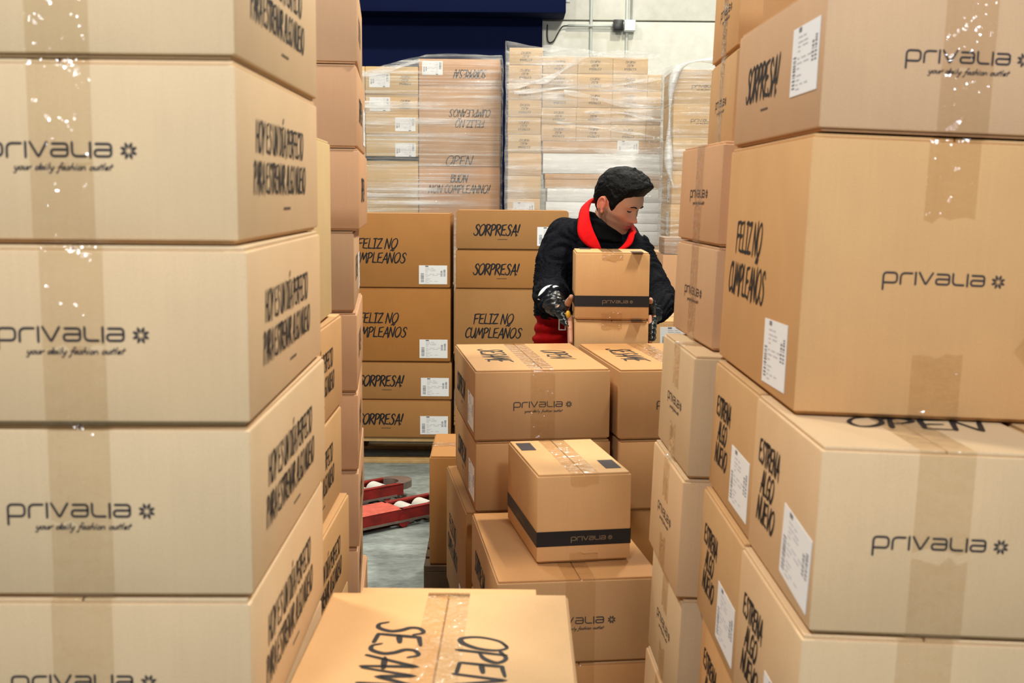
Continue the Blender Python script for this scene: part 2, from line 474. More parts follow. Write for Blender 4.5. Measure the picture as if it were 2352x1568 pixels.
def layout(txt, font):
    x = 0; V, F = [], []
    strokes = []
    for ch in txt:
        adv, cur, st = font[ch]
        for s in cur:
            strokes.append([p + Vector((x, 0)) for p in catmull(s)])
        for s in st:
            pts = [Vector(q) for q in s]
            dense = []
            for i in range(len(pts) - 1):
                d = (pts[i + 1] - pts[i])
                eps = min(0.06, d.length * 0.2) / max(d.length, 1e-6)
                dense += [pts[i], pts[i] + d * eps, pts[i] + d * 0.5, pts[i + 1] - d * eps]
            dense.append(pts[-1])
            strokes.append([p + Vector((x, 0)) for p in dense])
        x += adv
    return strokes, x

def text_geo(lines, cap, pitch, widths=None, pen=0.13, shear=0.14, font=BRUSH, taper=0.35):
    V, F = [], []
    n = len(lines)
    for li, t in enumerate(lines):
        strokes, w = layout(t, font)
        sx = (widths[li] / w) if widths and widths[li] else cap
        y0 = (n - 1) / 2 * pitch - li * pitch - cap / 2
        for s in strokes:
            pp = [Vector(((p.x + shear * p.y - w / 2) * sx, p.y * cap + y0)) for p in s]
            v, f = ribbon(pp, pen * cap, taper)
            V, F = merge((V, F), (v, f))
    return V, F

def fillet(pts, r):
    P = [Vector(p) for p in pts]
    out = [P[0]]
    for i in range(1, len(P) - 1):
        a, b, c = P[i - 1], P[i], P[i + 1]
        d1 = (a - b); d2 = (c - b)
        rr = min(r, d1.length * 0.5, d2.length * 0.5)
        p1 = b + d1.normalized() * rr; p2 = b + d2.normalized() * rr
        for k in range(6):
            t = k / 5
            out.append((1 - t) ** 2 * p1 + 2 * t * (1 - t) * b + t * t * p2)
    out.append(P[-1])
    return out

def logo_geo(width, script=True, star=True):
    """the rounded wordmark with its eight-petalled star, and the pen-written line under it"""
    g, pen = 0.30, 0.17
    strokes = []
    x = 0
    h = 0.915; b = 0.085
    strokes.append((fillet([(x + .12, b), (x + 1.15, b), (x + 1.15, h), (x + .0, h), (x + .0, -.5)], .32), 0)); x += 1.15 + g
    strokes.append((fillet([(x, 0), (x, h), (x + .95, h)], .4), 0)); x += .95 + g
    strokes.append(([Vector((x, 0)), Vector((x, 1))], 0)); x += g
    strokes.append(([Vector((x, 1)), Vector((x + .5, .12)), Vector((x + .56, .06)), Vector((x + .62, .12)), Vector((x + 1.12, 1))], 0)); x += 1.12 + g
    def la(x):
        return fillet([(x + .08, h), (x + 1.1, h), (x + 1.1, b), (x + .0, b), (x + .0, .52), (x + 1.05, .52)], .24)
    strokes.append((la(x), 0)); x += 1.1 + g
    strokes.append((fillet([(x, 1), (x, b), (x + .92, b)], .36), 0)); x += .92 + g
    strokes.append(([Vector((x, 0)), Vector((x, 1))], 0)); x += g
    strokes.append((la(x), 0)); x += 1.1
    tw = x
    cx = x + .62 + .55; cy = .47
    total = cx + .55
    s = width / total
    V, F = [], []
    for p, _ in strokes:
        pts = [Vector(((q.x - total / 2) * s, (q.y - .5) * s)) for q in p]
        V, F = merge((V, F), ribbon(pts, pen * s))
    if star:
        for k in range(8):
            a = math.pi / 4 * k + math.pi / 8
            d = Vector((math.cos(a), math.sin(a))); n = Vector((-d.y, d.x))
            o = Vector((cx, cy))
            quad = [o + d * .12, o + d * .34 + n * .125, o + d * .58 + n * .05, o + d * .58 - n * .05, o + d * .34 - n * .125]
            quad = [Vector(((q.x - total / 2) * s, (q.y - .5) * s)) for q in quad]
            V, F = merge((V, F), (quad, [(4, 3, 2, 1, 0)]))
    if script:
        st, w = layout('your daily fashion outlet', SCRIPT)
        cap = 0.40 * s
        k = (tw * .78 * s) / w
        x1 = (tw - total / 2) * s
        for q in st:
            pp = [Vector((x1 + (p.x - w + .2 * p.y) * k, p.y * cap - 1.35 * s)) for p in q]
            V, F = merge((V, F), ribbon(pp, .075 * s))
    return V, F

_dec = {}
def decal(key, fn):
    if key not in _dec:
        V, F = fn()
        me = bpy.data.meshes.new(key)
        V3 = [(v[0], v[1], 0) for v in V]
        # keep every piece facing outwards
        F2 = []
        for f in F:
            a = sum(V3[f[i]][0] * V3[f[(i + 1) % len(f)]][1] - V3[f[(i + 1) % len(f)]][0] * V3[f[i]][1] for i in range(len(f)))
            F2.append(tuple(f) if a >= 0 else tuple(reversed(f)))
        me.from_pydata(V3, [], F2); me.update()
        _dec[key] = me
    return _dec[key]

def D_logo(w=.172): return decal('logo_%d' % (w * 1000), lambda: logo_geo(w, True))
def D_logo_plain(w=.172): return decal('logop_%d' % (w * 1000), lambda: logo_geo(w, False))
def D_text(key):
    spec = {
        'sorpresa': (['SORPRESA!'], .058, .07, [.245], .15),
        'feliz': (['FELIZ NO', 'CUMPLEAÑOS'], .054, .076, [.215, .304], .14),
        'estrena': (['ESTRENA', 'ALGO', 'NUEVO'], .036, .044, [.135, .085, .115], .17),
        'hoy': (['HOY ES UN DÍA PERFECTO', 'PARA ESTRENAR ALGO NUEVO'], .038, .051, [.35, .385], .13),
        'open': (['OPEN', 'SESAME'], .075, .125, [.2, .285], .13),
        'open1': (['OPEN'], .072, .1, [.2], .12),
        'buon': (['BUON', 'NON COMPLEANNO!'], .06, .08, [.13, .46], .13),
        'sesame1': (['SESAME'], .075, .1, [.285], .13),
        'small': (['ESTRENA', 'ALGO', 'NUEVO'], .016, .024, [.085, .05, .07], .16),
    }[key]
    return decal('t_' + key, lambda: text_geo(spec[0], spec[1], spec[2], spec[3], spec[4]))
def D_mark():
    # the tiny unreadable line under the big lettering, as a row of short dashes
    def f():
        V, F = [], []
        rnd = random.Random(3)
        x = -.025
        while x < .025:
            w = rnd.uniform(.002, .005)
            V, F = merge((V, F), ([Vector((x, -.0018)), Vector((x + w, -.0018)), Vector((x + w, .0018)), Vector((x, .0018))], [(0, 1, 2, 3)]))
            x += w + .0012
        return V, F
    return decal('mark', f)

LW, LH = .152, .101
def label_bars(which=0):
    V, F = [], []
    rnd = random.Random(5)
    def q(x0, x1, y0, y1):
        nonlocal V, F
        V, F = merge((V, F), ([Vector((x0, y0)), Vector((x1, y0)), Vector((x1, y1)), Vector((x0, y1))], [(0, 1, 2, 3)]))
    for (bx, bw, y0, y1) in [[(-.066, .017, -.040, .008), (.040, .011, -.008, .022), (.056, .011, -.008, .030)][which]]:
        y = y0
        while y < y1:
            t = rnd.uniform(.0012, .0034)
            q(bx, bx + bw, y, min(y + t, y1)); y += t + rnd.uniform(.001, .003)
    return V, F
def label_lines():
    V, F = [], []
    rnd = random.Random(9)
    y = .034
    while y > -.046:
        x = -.042
        for k in range(rnd.randint(1, 3)):
            w = rnd.uniform(.012, .03)
            V, F = merge((V, F), ([Vector((x, y)), Vector((x + w, y)), Vector((x + w, y + .0022)), Vector((x, y + .0022))], [(0, 1, 2, 3)]))
            x += w + rnd.uniform(.004, .012)
            if x > .03: break
        y -= rnd.uniform(.006, .011)
    return V, F

def face_matrix(face, dims):
    dx, dy, h = dims
    rows = {
        'F': ((1, 0, 0), (0, 0, 1), (0, -1, 0), (0, -dy / 2, h / 2)),
        'B': ((-1, 0, 0), (0, 0, 1), (0, 1, 0), (0, dy / 2, h / 2)),
        'L': ((0, -1, 0), (0, 0, 1), (-1, 0, 0), (-dx / 2, 0, h / 2)),
        'R': ((0, 1, 0), (0, 0, 1), (1, 0, 0), (dx / 2, 0, h / 2)),
        'T': ((1, 0, 0), (0, 1, 0), (0, 0, 1), (0, 0, h)),
    }[face]
    m = Matrix.Identity(4)
    for c in range(4):
        for r in range(3):
            m[r][c] = rows[c][r]
    return m

def put_decal(box, name, me, mat, dims, face, s=0, t=0, rot=0, off=.0007):
    m = face_matrix(face, dims) @ Matrix.Translation((s, t, off - (.0014 if face == 'T' else 0))) @ Matrix.Rotation(R(rot), 4, 'Z')
    return link(name, me, mat, box, m)

def put_label(box, dims, face, s, t, rot=0):
    me = bevel_box('shipping_label', -LW / 2, LW / 2, -LH / 2, LH / 2, 0, .0008, .0002, 1)
    o = put_decal(box, 'shipping_label', me, M['paper'], dims, face, s, t, rot, .0003)
    for w_ in range(3):
        link('barcode_print', decal('bars%d' % w_, lambda: label_bars(w_)), M['paper_print'], o, Matrix.Translation((0, 0, .0011)))
    link('logo_print', decal('lbl', lambda: ([Vector((-.042, .042)), Vector((-.025, .042)), Vector((-.025, .049)), Vector((-.042, .049))], [(0, 1, 2, 3)])), M['paper_print'], o, Matrix.Translation((0, 0, .0011)))
    link('text_print', decal('lines', label_lines), M['paper_text'], o, Matrix.Translation((0, 0, .0011)))
    return o

_tape = {}
def tape_mesh(length, drop, h, w=.072, key=0, bottom=False):
    """a strip of tape over the top seam and down both ends, a little wrinkled"""
    k = (round(length, 3), round(drop, 3), round(h, 3), w, key, bottom)
    if k in _tape:
        return _tape[k]
    rnd = random.Random(hash((k[0], k[1], key)) & 0xffff)
    path = []
    e = .0006
    nd = 12
    for i in range(nd):
        path.append((-length / 2 - e, h - drop + drop * i / nd, 0))
    path.append((-length / 2 - e * .6, h - e, 1))
    nt_ = 16
    for i in range(nt_ + 1):
        path.append((-length / 2 + length * i / nt_, h, 1))
    path.append((length / 2 + e * .6, h - e, 1))
    for i in range(nd):
        path.append((length / 2 + e, h - drop * (i + 1) / nd, 2))
    nw = 7
    V, F = [], []
    off = Vector((rnd.uniform(0, 50), rnd.uniform(0, 50), 0))
    for i, (y, z, side) in enumerate(path):
        for j in range(nw):
            x = -w / 2 + w * j / (nw - 1)
            n = abs(mnoise.noise(Vector((x * 40, i * .55, key * 3.1)) + off)) * .0022
            edge = 1.0 if 0 < j < nw - 1 else 0.3
            n *= edge
            jag = rnd.uniform(-.006, .006) if i in (0, len(path) - 1) else 0
            if side == 0: V.append((x, y - n, z + jag))
            elif side == 1: V.append((x, y, z - .0012 + n * .15))
            else: V.append((x, y + n, z + jag))
    for i in range(len(path) - 1):
        for j in range(nw - 1):
            a = i * nw + j
            F.append((a, a + 1, a + nw + 1, a + nw))
    if bottom:
        V = [(x, y, h - z) for (x, y, z) in V]
        F = [tuple(reversed(f)) for f in F]
    me = bpy.data.meshes.new('packing_tape')
    me.from_pydata(V, [], F); me.update(); me.shade_smooth()
    me.materials.append(M['tape'])
    _tape[k] = me
    return me

# ------------------------------------------------------------------ cartons
DIM = {'S': (.40, .60, .21), 'H': (.40, .60, .21), 'F': (.40, .60, .40), 'E': (.32, .385, .2475)}
_cnt = [0]
def carton(M4, dims, mat='kraft', label='', group=None, decals=(), labels=(), tape=True, flaps=True, cat='box',
           name='cardboard_carton', seam='y', drop=.12, band=None, tape_bottom=True):
    dx, dy, h = dims
    _cnt[0] += 1
    g = .005 if flaps else 0.0
    body = bevel_box('carton_body', -dx / 2, dx / 2, -dy / 2, dy / 2, g * .9 if flaps else .001, h - g - (.0015 if flaps else 0), .0035)
    o = link(name, body, M[mat], None, M4)
    tag(o, label, cat, group)
    if flaps:
        i = .005
        bp = bevel_box('bottom_panel', -dx / 2 + .006, dx / 2 - .006, -dy / 2 + .006, dy / 2 - .006, .0006, g, .001, 1)
        link('bottom_panel', bp, M[mat], o)
        if seam == 'y':
            fm = bevel_box('flap', -dx / 4 + .004, dx / 4 - .0012, -dy / 2 + i, dy / 2 - i, 0, g, .001, 1)
            for s in (-1, 1):
                link('flap', fm, M[mat], o, Matrix.Translation((s * (dx / 4), 0, h - g - .0015)) @ (Matrix.Rotation(math.pi, 4, 'Z') if s > 0 else Matrix.Identity(4)))
        else:
            fm = bevel_box('flap', -dx / 2 + i, dx / 2 - i, -dy / 4 + .004, dy / 4 - .0012, 0, g, .001, 1)
            for s in (-1, 1):
                link('flap', fm, M[mat], o, Matrix.Translation((0, s * (dy / 4), h - g - .0015)) @ (Matrix.Rotation(math.pi, 4, 'Z') if s > 0 else Matrix.Identity(4)))
    for d in decals:
        nm, me, mt, face = d[0], d[1], d[2], d[3]
        put_decal(o, nm, me, M[mt], dims, face, *(d[4:]))
    for l in labels:
        put_label(o, dims, *l)
    if band:
        z0, z1 = band
        V, F = [], []
        e = .0008
        xs = [(-dx / 2 - e, -dy / 2 - e), (dx / 2 + e, -dy / 2 - e), (dx / 2 + e, dy / 2 + e), (-dx / 2 - e, dy / 2 + e)]
        for (x, y) in xs: V += [(x, y, z0), (x, y, z1)]
        for k in range(4):
            a = 2 * k; b = 2 * ((k + 1) % 4)
            F.append((a, b, b + 1, a + 1))
        mesh_obj('black_band', V, F, M['band'], o)
    if tape:
        L = dy if seam == 'y' else dx
        rot = Matrix.Identity(4) if seam == 'y' else Matrix.Rotation(R(90), 4, 'Z')
        link('packing_tape', tape_mesh(L, min(drop, h * .62), h, key=_cnt[0] % 5), M['tape'], o, rot)
        if tape_bottom:
            link('packing_tape', tape_mesh(L, min(drop * .8, h * .42), h, key=(_cnt[0] + 2) % 5, bottom=True), M['tape'], o, rot)
    return o

def frame(x, y, z=0, yaw=0, lean=0):
    return Matrix.Translation((x, y, z)) @ Matrix.Rotation(R(yaw), 4, 'Z') @ Matrix.Rotation(R(lean), 4, 'Y')

def corner(S, dims, x, y, z, yaw=0, turn=0, anchor='L'):
    """world matrix of a carton whose left (or right) front bottom corner sits at x, y, z of the stack frame S"""
    dx, dy, h = dims
    w, d = (dx, dy) if turn % 180 == 0 else (dy, dx)
    c = Matrix.Translation((x, y, z)) @ Matrix.Rotation(R(yaw), 4, 'Z') @ Matrix.Translation((w / 2 if anchor == 'L' else -w / 2, d / 2, 0))
    return S @ c @ Matrix.Rotation(R(turn), 4, 'Z')

def std_decals(kind, faces='FLR', top=False):
    dx, dy, h = DIM[kind]
    out = []
    if 'F' in faces: out.append(('logo_print', D_logo() if kind in 'SH' else D_logo_plain(), 'ink_faded', 'F', 0.0, .002))
    if 'B' in faces: out.append(('logo_print', D_logo() if kind in 'SH' else D_logo_plain(), 'ink_faded', 'B', 0.0, .002))
    txt = {'S': ('sorpresa', -.085, .0), 'H': ('hoy', -.02, .0), 'F': ('feliz', -.09, .0), 'E': ('estrena', -.085, .0)}[kind]
    for f in 'LR':
        if f in faces:
            out.append(('lettering_print', D_text(txt[0]), 'ink', f, txt[1], txt[2]))
            if kind in 'SH':
                out.append(('small_print', D_mark(), 'ink_faded', f, txt[1] + .03, -.05 if kind == 'S' else -.066))
    if top:
        out.append(('lettering_print', D_text('open1'), 'ink', 'T', .1, .02, -90))
        out.append(('lettering_print', D_text('sesame1'), 'ink', 'T', -.1, .02, -90))
    return out

def lab_s(kind, face='L', ds=0, dt=0, rot=0):
    dx, dy, h = DIM[kind]
    return (face, dy / 2 - .025 - LW / 2 + ds, -h / 2 + .024 + LH / 2 + dt, rot)

# ------------------------------------------------------------------ pallets
def pallet(S, w, d, label, mat='wood'):
    """deck boards on nine blocks with bottom runners; frame origin at the left front bottom corner"""
    root = bpy.data.objects.new('wooden_pallet', None)
    C.objects.link(root); root.matrix_world = S
    tag(root, label, 'pallet')
    n = max(4, int(round(d / .17)))
    bw = d / n * .8
    for i in range(n):
        y0 = (d - bw) * i / (n - 1)
        link('deck_board', bevel_box('deck_board', 0, w, 0, bw, 0, .022, .002, 1), M[mat], root, Matrix.Translation((0, y0, .122)))
    for yy in (0, d / 2 - .05, d - .1):
        link('stringer_board', bevel_box('stringer_board', 0, w, 0, .1, 0, .018, .002, 1), M[mat], root, Matrix.Translation((0, yy, 0)))
        for xx in (0, w / 2 - .05, w - .1):
            link('block', bevel_box('block', 0, .1, 0, .1, 0, .104, .002, 1), M['wood_dark'], root, Matrix.Translation((xx, yy, .018)))
    return root

def nth(i, n):
    w = ['topmost', 'second from the top', 'third from the top', 'fourth from the top', 'fifth from the top', 'sixth from the top',
         'seventh from the top', 'eighth from the top', 'ninth from the top', 'tenth from the top', 'eleventh from the top', 'twelfth from the top', 'thirteenth from the top']
    return w[n - 1 - i]

# ------------------------------------------------------------------ the building
v, f = boxgeo(-9, 9, -7, 11.0, -.1, 0)
o = mesh_obj('floor', v, f, M['floor']); tag(o, 'worn grey concrete warehouse floor', None, None, 'structure')
v, f = boxgeo(-9, 9, 11.06, 11.2, 0, 7.5)
o = mesh_obj('wall_back', v, f, M['wall']); tag(o, 'pale precast concrete panel wall', None, None, 'structure')
WALL = o
for (x0, x1, z0, z1) in [(-9, 9, .005, 3.075), (-9, 9, 3.09, 6.0)]:
    link('panel', bevel_box('panel', x0, x1, 11.0, 11.058, z0, z1, .006, 2), M['wall'], WALL)
# navy roller door with its housing
door = bpy.data.objects.new('door_1', None); C.objects.link(door)
door.location = (-2.2, 10.9, 0); tag(door, 'dark navy roller door with boxed housing above', None, None, 'structure')
link('door_curtain', bevel_box('door_curtain', -2.4, 2.455, 0.02, .09, 0, 3.1, .004, 1), M['navy'], door)
link('door_housing', bevel_box('door_housing', -2.6, 2.655, -.32, .09, 3.085, 3.75, .01, 2), M['navy'], door)
v, f = tube([(2.655, -.1, 3.22), (2.70, -.1, 3.22)], .014, 8)
mesh_obj('axle_end', v, f, M['conduit'], door, True)

# conduits, sockets and the loose cable on the wall
CY = 10.985
def conduit(label, pts, r=.013):
    v, f = tube(pts, r, 10)
    return tag(mesh_obj('conduit_pipe', v, f, M['conduit'], None, True), label, 'conduit')
XA, XB = .708, 1.052
conduit('pale conduit pipe running up the wall beside the roller door', [(XA, CY, .2), (XA, CY, 5.5)], .014)
conduit('long pale conduit pipe passing behind the white junction box', [(XB - .012, CY, .2), (XB - .012, CY, 5.5)], .013)
conduit('short thin conduit pipe rising from the white junction box', [(XB + .028, CY, 3.085), (XB + .028, CY, 5.5)], .009)
conduit('horizontal conduit pipe leading to the black socket box', [(.49, CY - .028, 3.03), (.955, CY - .028, 3.03)], .013)
jb = link('junction_box', bevel_box('junction_box', -.052, .052, -.06, .0, -.052, .052, .008, 2), M['white_plastic'], None, Matrix.Translation((XB + .01, CY - .012, 3.03)))
tag(jb, 'white plastic junction box on the concrete wall', 'junction box')
link('lid', bevel_box('lid', -.046, .046, -.008, 0, -.046, .046, .003, 1), M['white_plastic'], jb, Matrix.Translation((0, -.06, 0)))
sb = link('socket_box', bevel_box('socket_box', -.045, .045, -.075, .0, -.052, .052, .008, 2), M['black_plastic'], None, Matrix.Translation((XB - .098, CY - .012, 3.03)))
tag(sb, 'black socket box beside the white junction box', 'socket')
link('socket_cover', bevel_box('socket_cover', -.034, .034, -.01, 0, -.04, .03, .004, 2), M['black_plastic'], sb, Matrix.Translation((0, -.075, 0)))
cab = catmull([(.49, CY - .02, 3.03), (.44, CY - .02, 3.02), (.40, CY - .02, 2.96), (.36, CY - .02, 2.89), (.315, CY - .02, 2.88), (.30, CY - .02, 2.94), (.302, CY - .02, 3.04)], 6)
v, f = tube(cab, .006, 6)
tag(mesh_obj('electric_cable', v, f, M['rubber'], None, True), 'thin dark cable hanging in a loop beside the roller door', 'cable')

# ------------------------------------------------------------------ left front stack
LST = 'in the front stack left of the open-flap carton'
S1 = frame(0, 0, 0, 0)
pallet(frame(-.745, 1.33, 0), .40, 1.3, 'pale wooden pallet beneath the tall front stack on the left')
top_off = {7: (-.316, 1.335, .8), 6: (-.316, 1.335, .9), 5: (-.304, 1.322, 1.6), 4: (-.306, 1.328, 1.0), 3: (-.309, 1.325, 1.2)}
n1 = 8
for i in range(n1):
    ox, oy, yw = top_off.get(i, (-.322, 1.325 + random.uniform(-.004, .004), random.uniform(.2, .6)))
    carton(corner(S1, DIM['H'], ox, oy, .144 + .21 * i + (.0015 if i else 0), yw, 0, 'R'), DIM['H'], 'kraft_pale',
           'HOY ES UN DIA carton, ' + nth(i, n1) + ' in the tall front stack',
           'low cartons of the tall front stack on the left', std_decals('H'))
# second row on the same pallet
S1b = frame(-.384, 2.035, 0, 0.3)
for i in range(5):
    carton(corner(S1b, DIM['H'], random.uniform(-.006, .006), random.uniform(0, .006), .144 + .21 * i, random.uniform(-.5, .5), 0, 'R'), DIM['H'], 'kraft',
           'HOY ES UN DIA carton, ' + nth(i, 5) + ' of the row behind the tall stack',
           'low cartons of the shorter row behind the front stack', std_decals('H', 'R'))
carton(corner(frame(0, 0), (.40, .30, .385), -.395, 2.28, 1.1955, 2, 0, 'R'), (.40, .30, .385), 'kraft_straw',
       'pale yellowish carton with taped corner standing on the shorter left row', None, (), (), True, True, drop=.2)

# second left pallet, further back
S2 = frame(-.392, 2.90, 0, 6.0)
pallet(S2 @ Matrix.Translation((-.80, 0, 0)), .80, .62, 'wooden pallet under the pinkish cartons along the left aisle')
H2 = .205
for i in range(9):
    ox = {8: .006, 7: .004, 6: .008, 5: -.006, 4: .0}.get(i, random.uniform(-.003, .006))
    dm = (.40, .60, H2)
    ds = [('lettering_print', D_text('sorpresa'), 'ink', 'R', -.06, 0), ('logo_print', D_logo(), 'ink_faded', 'F', 0, 0)]
    carton(corner(S2, dm, ox, random.uniform(0, .006), .144 + H2 * i, random.uniform(-.8, .8), 0, 'R'), dm, 'kraft_pink',
           'pinkish low carton, ' + nth(i, 9) + ' in the narrow stack behind the left rows',
           'pinkish low cartons of the narrow left stack', ds,
           [('R', .2, -H2 / 2 + .075)] if i in (7, 5) else [])
# ------------------------------------------------------------------ open-flap carton in the aisle
SF = frame(-.3145, 1.325, 0, -0.5)
pallet(SF @ Matrix.Translation((0.004, .005, 0)), .395, .58, 'small wooden pallet hidden beneath the open-flap carton')
for i in range(2):
    carton(corner(SF, (.40, .60, .216), .003, 0, .144 + .2165 * i), (.40, .60, .216), 'kraft',
           'low kraft carton, ' + ['lower', 'upper'][i] + ' of the two carrying the open-flap carton',
           'cartons under the open-flap carton', std_decals('S'))
dm = (.41, .60, .206)
of = carton(corner(SF, dm, 0, .004, .5775), dm, 'kraft',
            'kraft carton with SESAME and OPEN lettered across its two top flaps', None,
            [('lettering_print', D_text('open1'), 'ink', 'T', .066, .003, -90),
             ('lettering_print', D_text('sesame1'), 'ink', 'T', -.066, .016, -90),
             ('logo_print', D_logo(), 'ink_faded', 'F', 0, 0)])
link('flap', bevel_box('flap_inner', -.155, .15, 0, .05, 0, .0035, .001, 1), M['kraft'], of, Matrix.Translation((0, .30 - .02, .1985)) )

# ------------------------------------------------------------------ right leaning pallet
SR = frame(.356, 1.425, .020, 0, 1.8)
pallet(SR, .80, 1.2, 'wooden pallet under the leaning cartons on the right')
HE = DIM['E'][2]
for i in range(4):
    z = .144 + HE * i + (.001 * i)
    sh = [.0, .004, -.008, 0][i]
    carton(corner(SR, DIM['E'], sh, 0, z, random.uniform(-.4, .4)), DIM['E'], 'kraft_pale',
           'ESTRENA ALGO NUEVO carton, ' + nth(i, 4) + ' at the leaning pallet front corner',
           'cartons at the front corner of the leaning right pallet', std_decals('E', 'FL') + ([('lettering_print', D_text('open1'), 'ink', 'T', .02, -.012)] if i == 3 else []),
           [lab_s('E', 'L', .012 if i == 3 else 0, 0, -4 if i == 3 else 1)], drop=.13)
    carton(corner(SR, DIM['E'], sh + .002, .391, z, random.uniform(-.4, .4)), DIM['E'], 'kraft',
           'ESTRENA ALGO NUEVO carton, ' + nth(i, 4) + ' in the leaning pallet middle row',
           'cartons in the middle row of the leaning right pallet', std_decals('E', 'L'), [lab_s('E', 'L')])
    for row in range(2):
        carton(corner(SR, DIM['E'], sh + .328, .391 * row, z, 0), DIM['E'], 'kraft',
               'logo carton, ' + nth(i, 4) + ', second column of the leaning pallet, ' + ['front', 'middle'][row] + ' row',
               'second column cartons of the leaning right pallet', [('logo_print', D_logo_plain(), 'ink_faded', 'F', 0, 0)], [])
    dq = (.385, .385, HE)
    carton(corner(SR, dq, -.034 + sh, .815, z, 1.5), dq, 'kraft_pale',
           'carton with logo facing the aisle, ' + nth(i, 4) + ' in the leaning pallet rear row',
           'cartons in the rear row of the leaning right pallet',
           [('logo_print', D_logo(), 'ink_faded', 'L', 0, 0)], [], seam='x', drop=.09)
ZT = .144 + 4 * HE + .004
f_r = carton(corner(SR, DIM['F'], .012, .205, ZT, 0), DIM['F'], 'kraft',
             'big tall carton lettered FELIZ NO CUMPLEAÑOS with torn tape on the right pallet', None,
             std_decals('F', 'FL'), [lab_s('F', 'L', -.035, -.006, 1.5)], drop=.115)
carton(corner(SR, DIM['S'], .018, .200, ZT + .4015, .4), DIM['S'], 'kraft_pink',
       'low carton lettered SORPRESA lying on the big tall carton at right', None, std_decals('S', 'FL'),
       [lab_s('S', 'L', .0, .035, 0)])
carton(corner(SR, DIM['S'], .045, .215, ZT + .6125, -1.0), DIM['S'], 'kraft',
       'low carton at the very top of the leaning right pallet', None, std_decals('S', 'FL'))
dq = (.60, .40, .21)
for i in range(2):
    carton(corner(SR, dq, .010, .885, ZT + .2105 * i, 3.2), dq, 'kraft_pink',
           ('upper' if i else 'lower') + ' of two pinkish cartons beside the FELIZ carton on the right pallet',
           'pinkish cartons behind the FELIZ carton', [('logo_print', D_logo(), 'ink_faded', 'L', 0, 0)], [], seam='x')
for i in range(2):
    carton(corner(SR, dq, .068, 1.12, ZT + .4225 + .2105 * i, -2.0), dq, 'kraft',
           ('upper' if i else 'lower') + ' of two cartons with taped logos above the pinkish pair at right',
           'cartons with taped logos high on the right pallet', [('logo_print', D_logo(), 'ink_faded', 'L', 0, 0)], [], seam='x')
# loose strip of tape on the tall carton
tp = []
for k in range(9):
    a = k / 8
    tp.append((.12 + .30 * a - .06 * a * a, -.075 - .12 * a ** .6))
V, F = [], []
for k, (s, t) in enumerate(tp):
    wv = .022 + .012 * (k / 8)
    V += [(s - wv * .6, t - wv, .002 + .006 * math.sin(k * .8) ** 2), (s + wv * .6, t + wv, .002 + .005 * math.cos(k * .9) ** 2)]
for k in range(8): F.append((2 * k, 2 * k + 2, 2 * k + 3, 2 * k + 1))
mesh_obj('loose_tape', V, F, M['tape'], f_r, True, face_matrix('F', DIM['F']))

# ------------------------------------------------------------------ middle pallet
SM = frame(-.030, 2.62, 0, 8.2)
pallet(SM @ Matrix.Translation((.0, 0, 0)), .80, 1.28, 'wooden pallet under the middle cartons')
for i in range(2):
    carton(corner(SM, DIM['S'], 0, 0, .144 + .2106 * i, -.5), DIM['S'], 'kraft_dimmed',
           'low carton, ' + ['lower', 'upper'][i] + ' of the pair carrying the small black-banded carton',
           'cartons under the small banded carton', std_decals('S'))
# small banded carton on it
DBN = (.238, .40, .225)
def banded(M4, dims, label, group=None, labels=()):
    dx, dy, h = dims
    zb = h * .27
    o = carton(M4, dims, 'kraft', label, group, [], labels, True, True, band=(zb - .018, zb + .02), drop=.03)
    lg = D_logo_plain(.105)
    t = zb - h / 2
    put_decal(o, 'logo_print', lg, M['ink_beige'], dims, 'F', .02, t, 0, .0014)
    put_decal(o, 'logo_print', lg, M['ink_beige'], dims, 'L', 0, t, 0, .0014)
    sm = bevel_box('top_sticker', -.02, .02, -.045, .045, 0, .0005, .0001, 1)
    put_decal(o, 'printed_patch', sm, M['ink_faded'], dims, 'T', -.085, .12, 0, .0004)
    put_decal(o, 'printed_patch', sm, M['ink_faded'], dims, 'T', .085, -.11, 0, .0004)
    return o
banded(corner(frame(.065, 2.748, 0, 0), DBN, 0, 0, .5662, 10.5), DBN, 'small carton with a black band resting on the middle low carton')
# second row: left and right columns
for col, (x0, nm) in enumerate([(.023, 'left'), (.443, 'right')]):
    hs = [('F', .40), ('S', .21), ('S', .21)] if col == 1 else [('F', .40), ('S', .21), ('S', .21)]
    z = .144
    for i, (k, h) in enumerate(hs):
        ox = (-.03 if (col == 0 and i == 0) else 0) + random.uniform(-.004, .004)
        labs = [lab_s('S', 'L')] if (col == 0 and k == 'S') else ([lab_s('F', 'L')] if col == 0 else [])
        carton(corner(SM, DIM[k], x0 + ox, .668 + (.01 if i == 0 else 0) - (.02 if col else 0), z, random.uniform(-.5, .5)), DIM[k], 'kraft_dimmed' if k == 'S' else 'kraft_dark',
               ['big carton at the bottom', 'middle low carton', 'top low carton'][i] + ' of the ' +
               ['column just beside the gap to the pallet truck', 'column next to the leaning right pallet'][col],
               'cartons of the middle pallet second row', std_decals(k, 'FL', top=(i == 2)), labs)
        z += h + .0008
# carton at the aisle edge behind the middle pallet
PB = frame(-.29, 4.02, 0, 1)
pallet(PB @ Matrix.Translation((-.02, -.01, 0)), .36, .42, 'small dark wooden pallet at the aisle behind the middle cartons', 'wood_dark')
dq = (.32, .40, .40)
carton(corner(PB, dq, 0, 0, .144), dq, 'kraft_dark', 'plain narrow carton on a dark pallet at the aisle edge', None, (), (), True, True, seam='x')

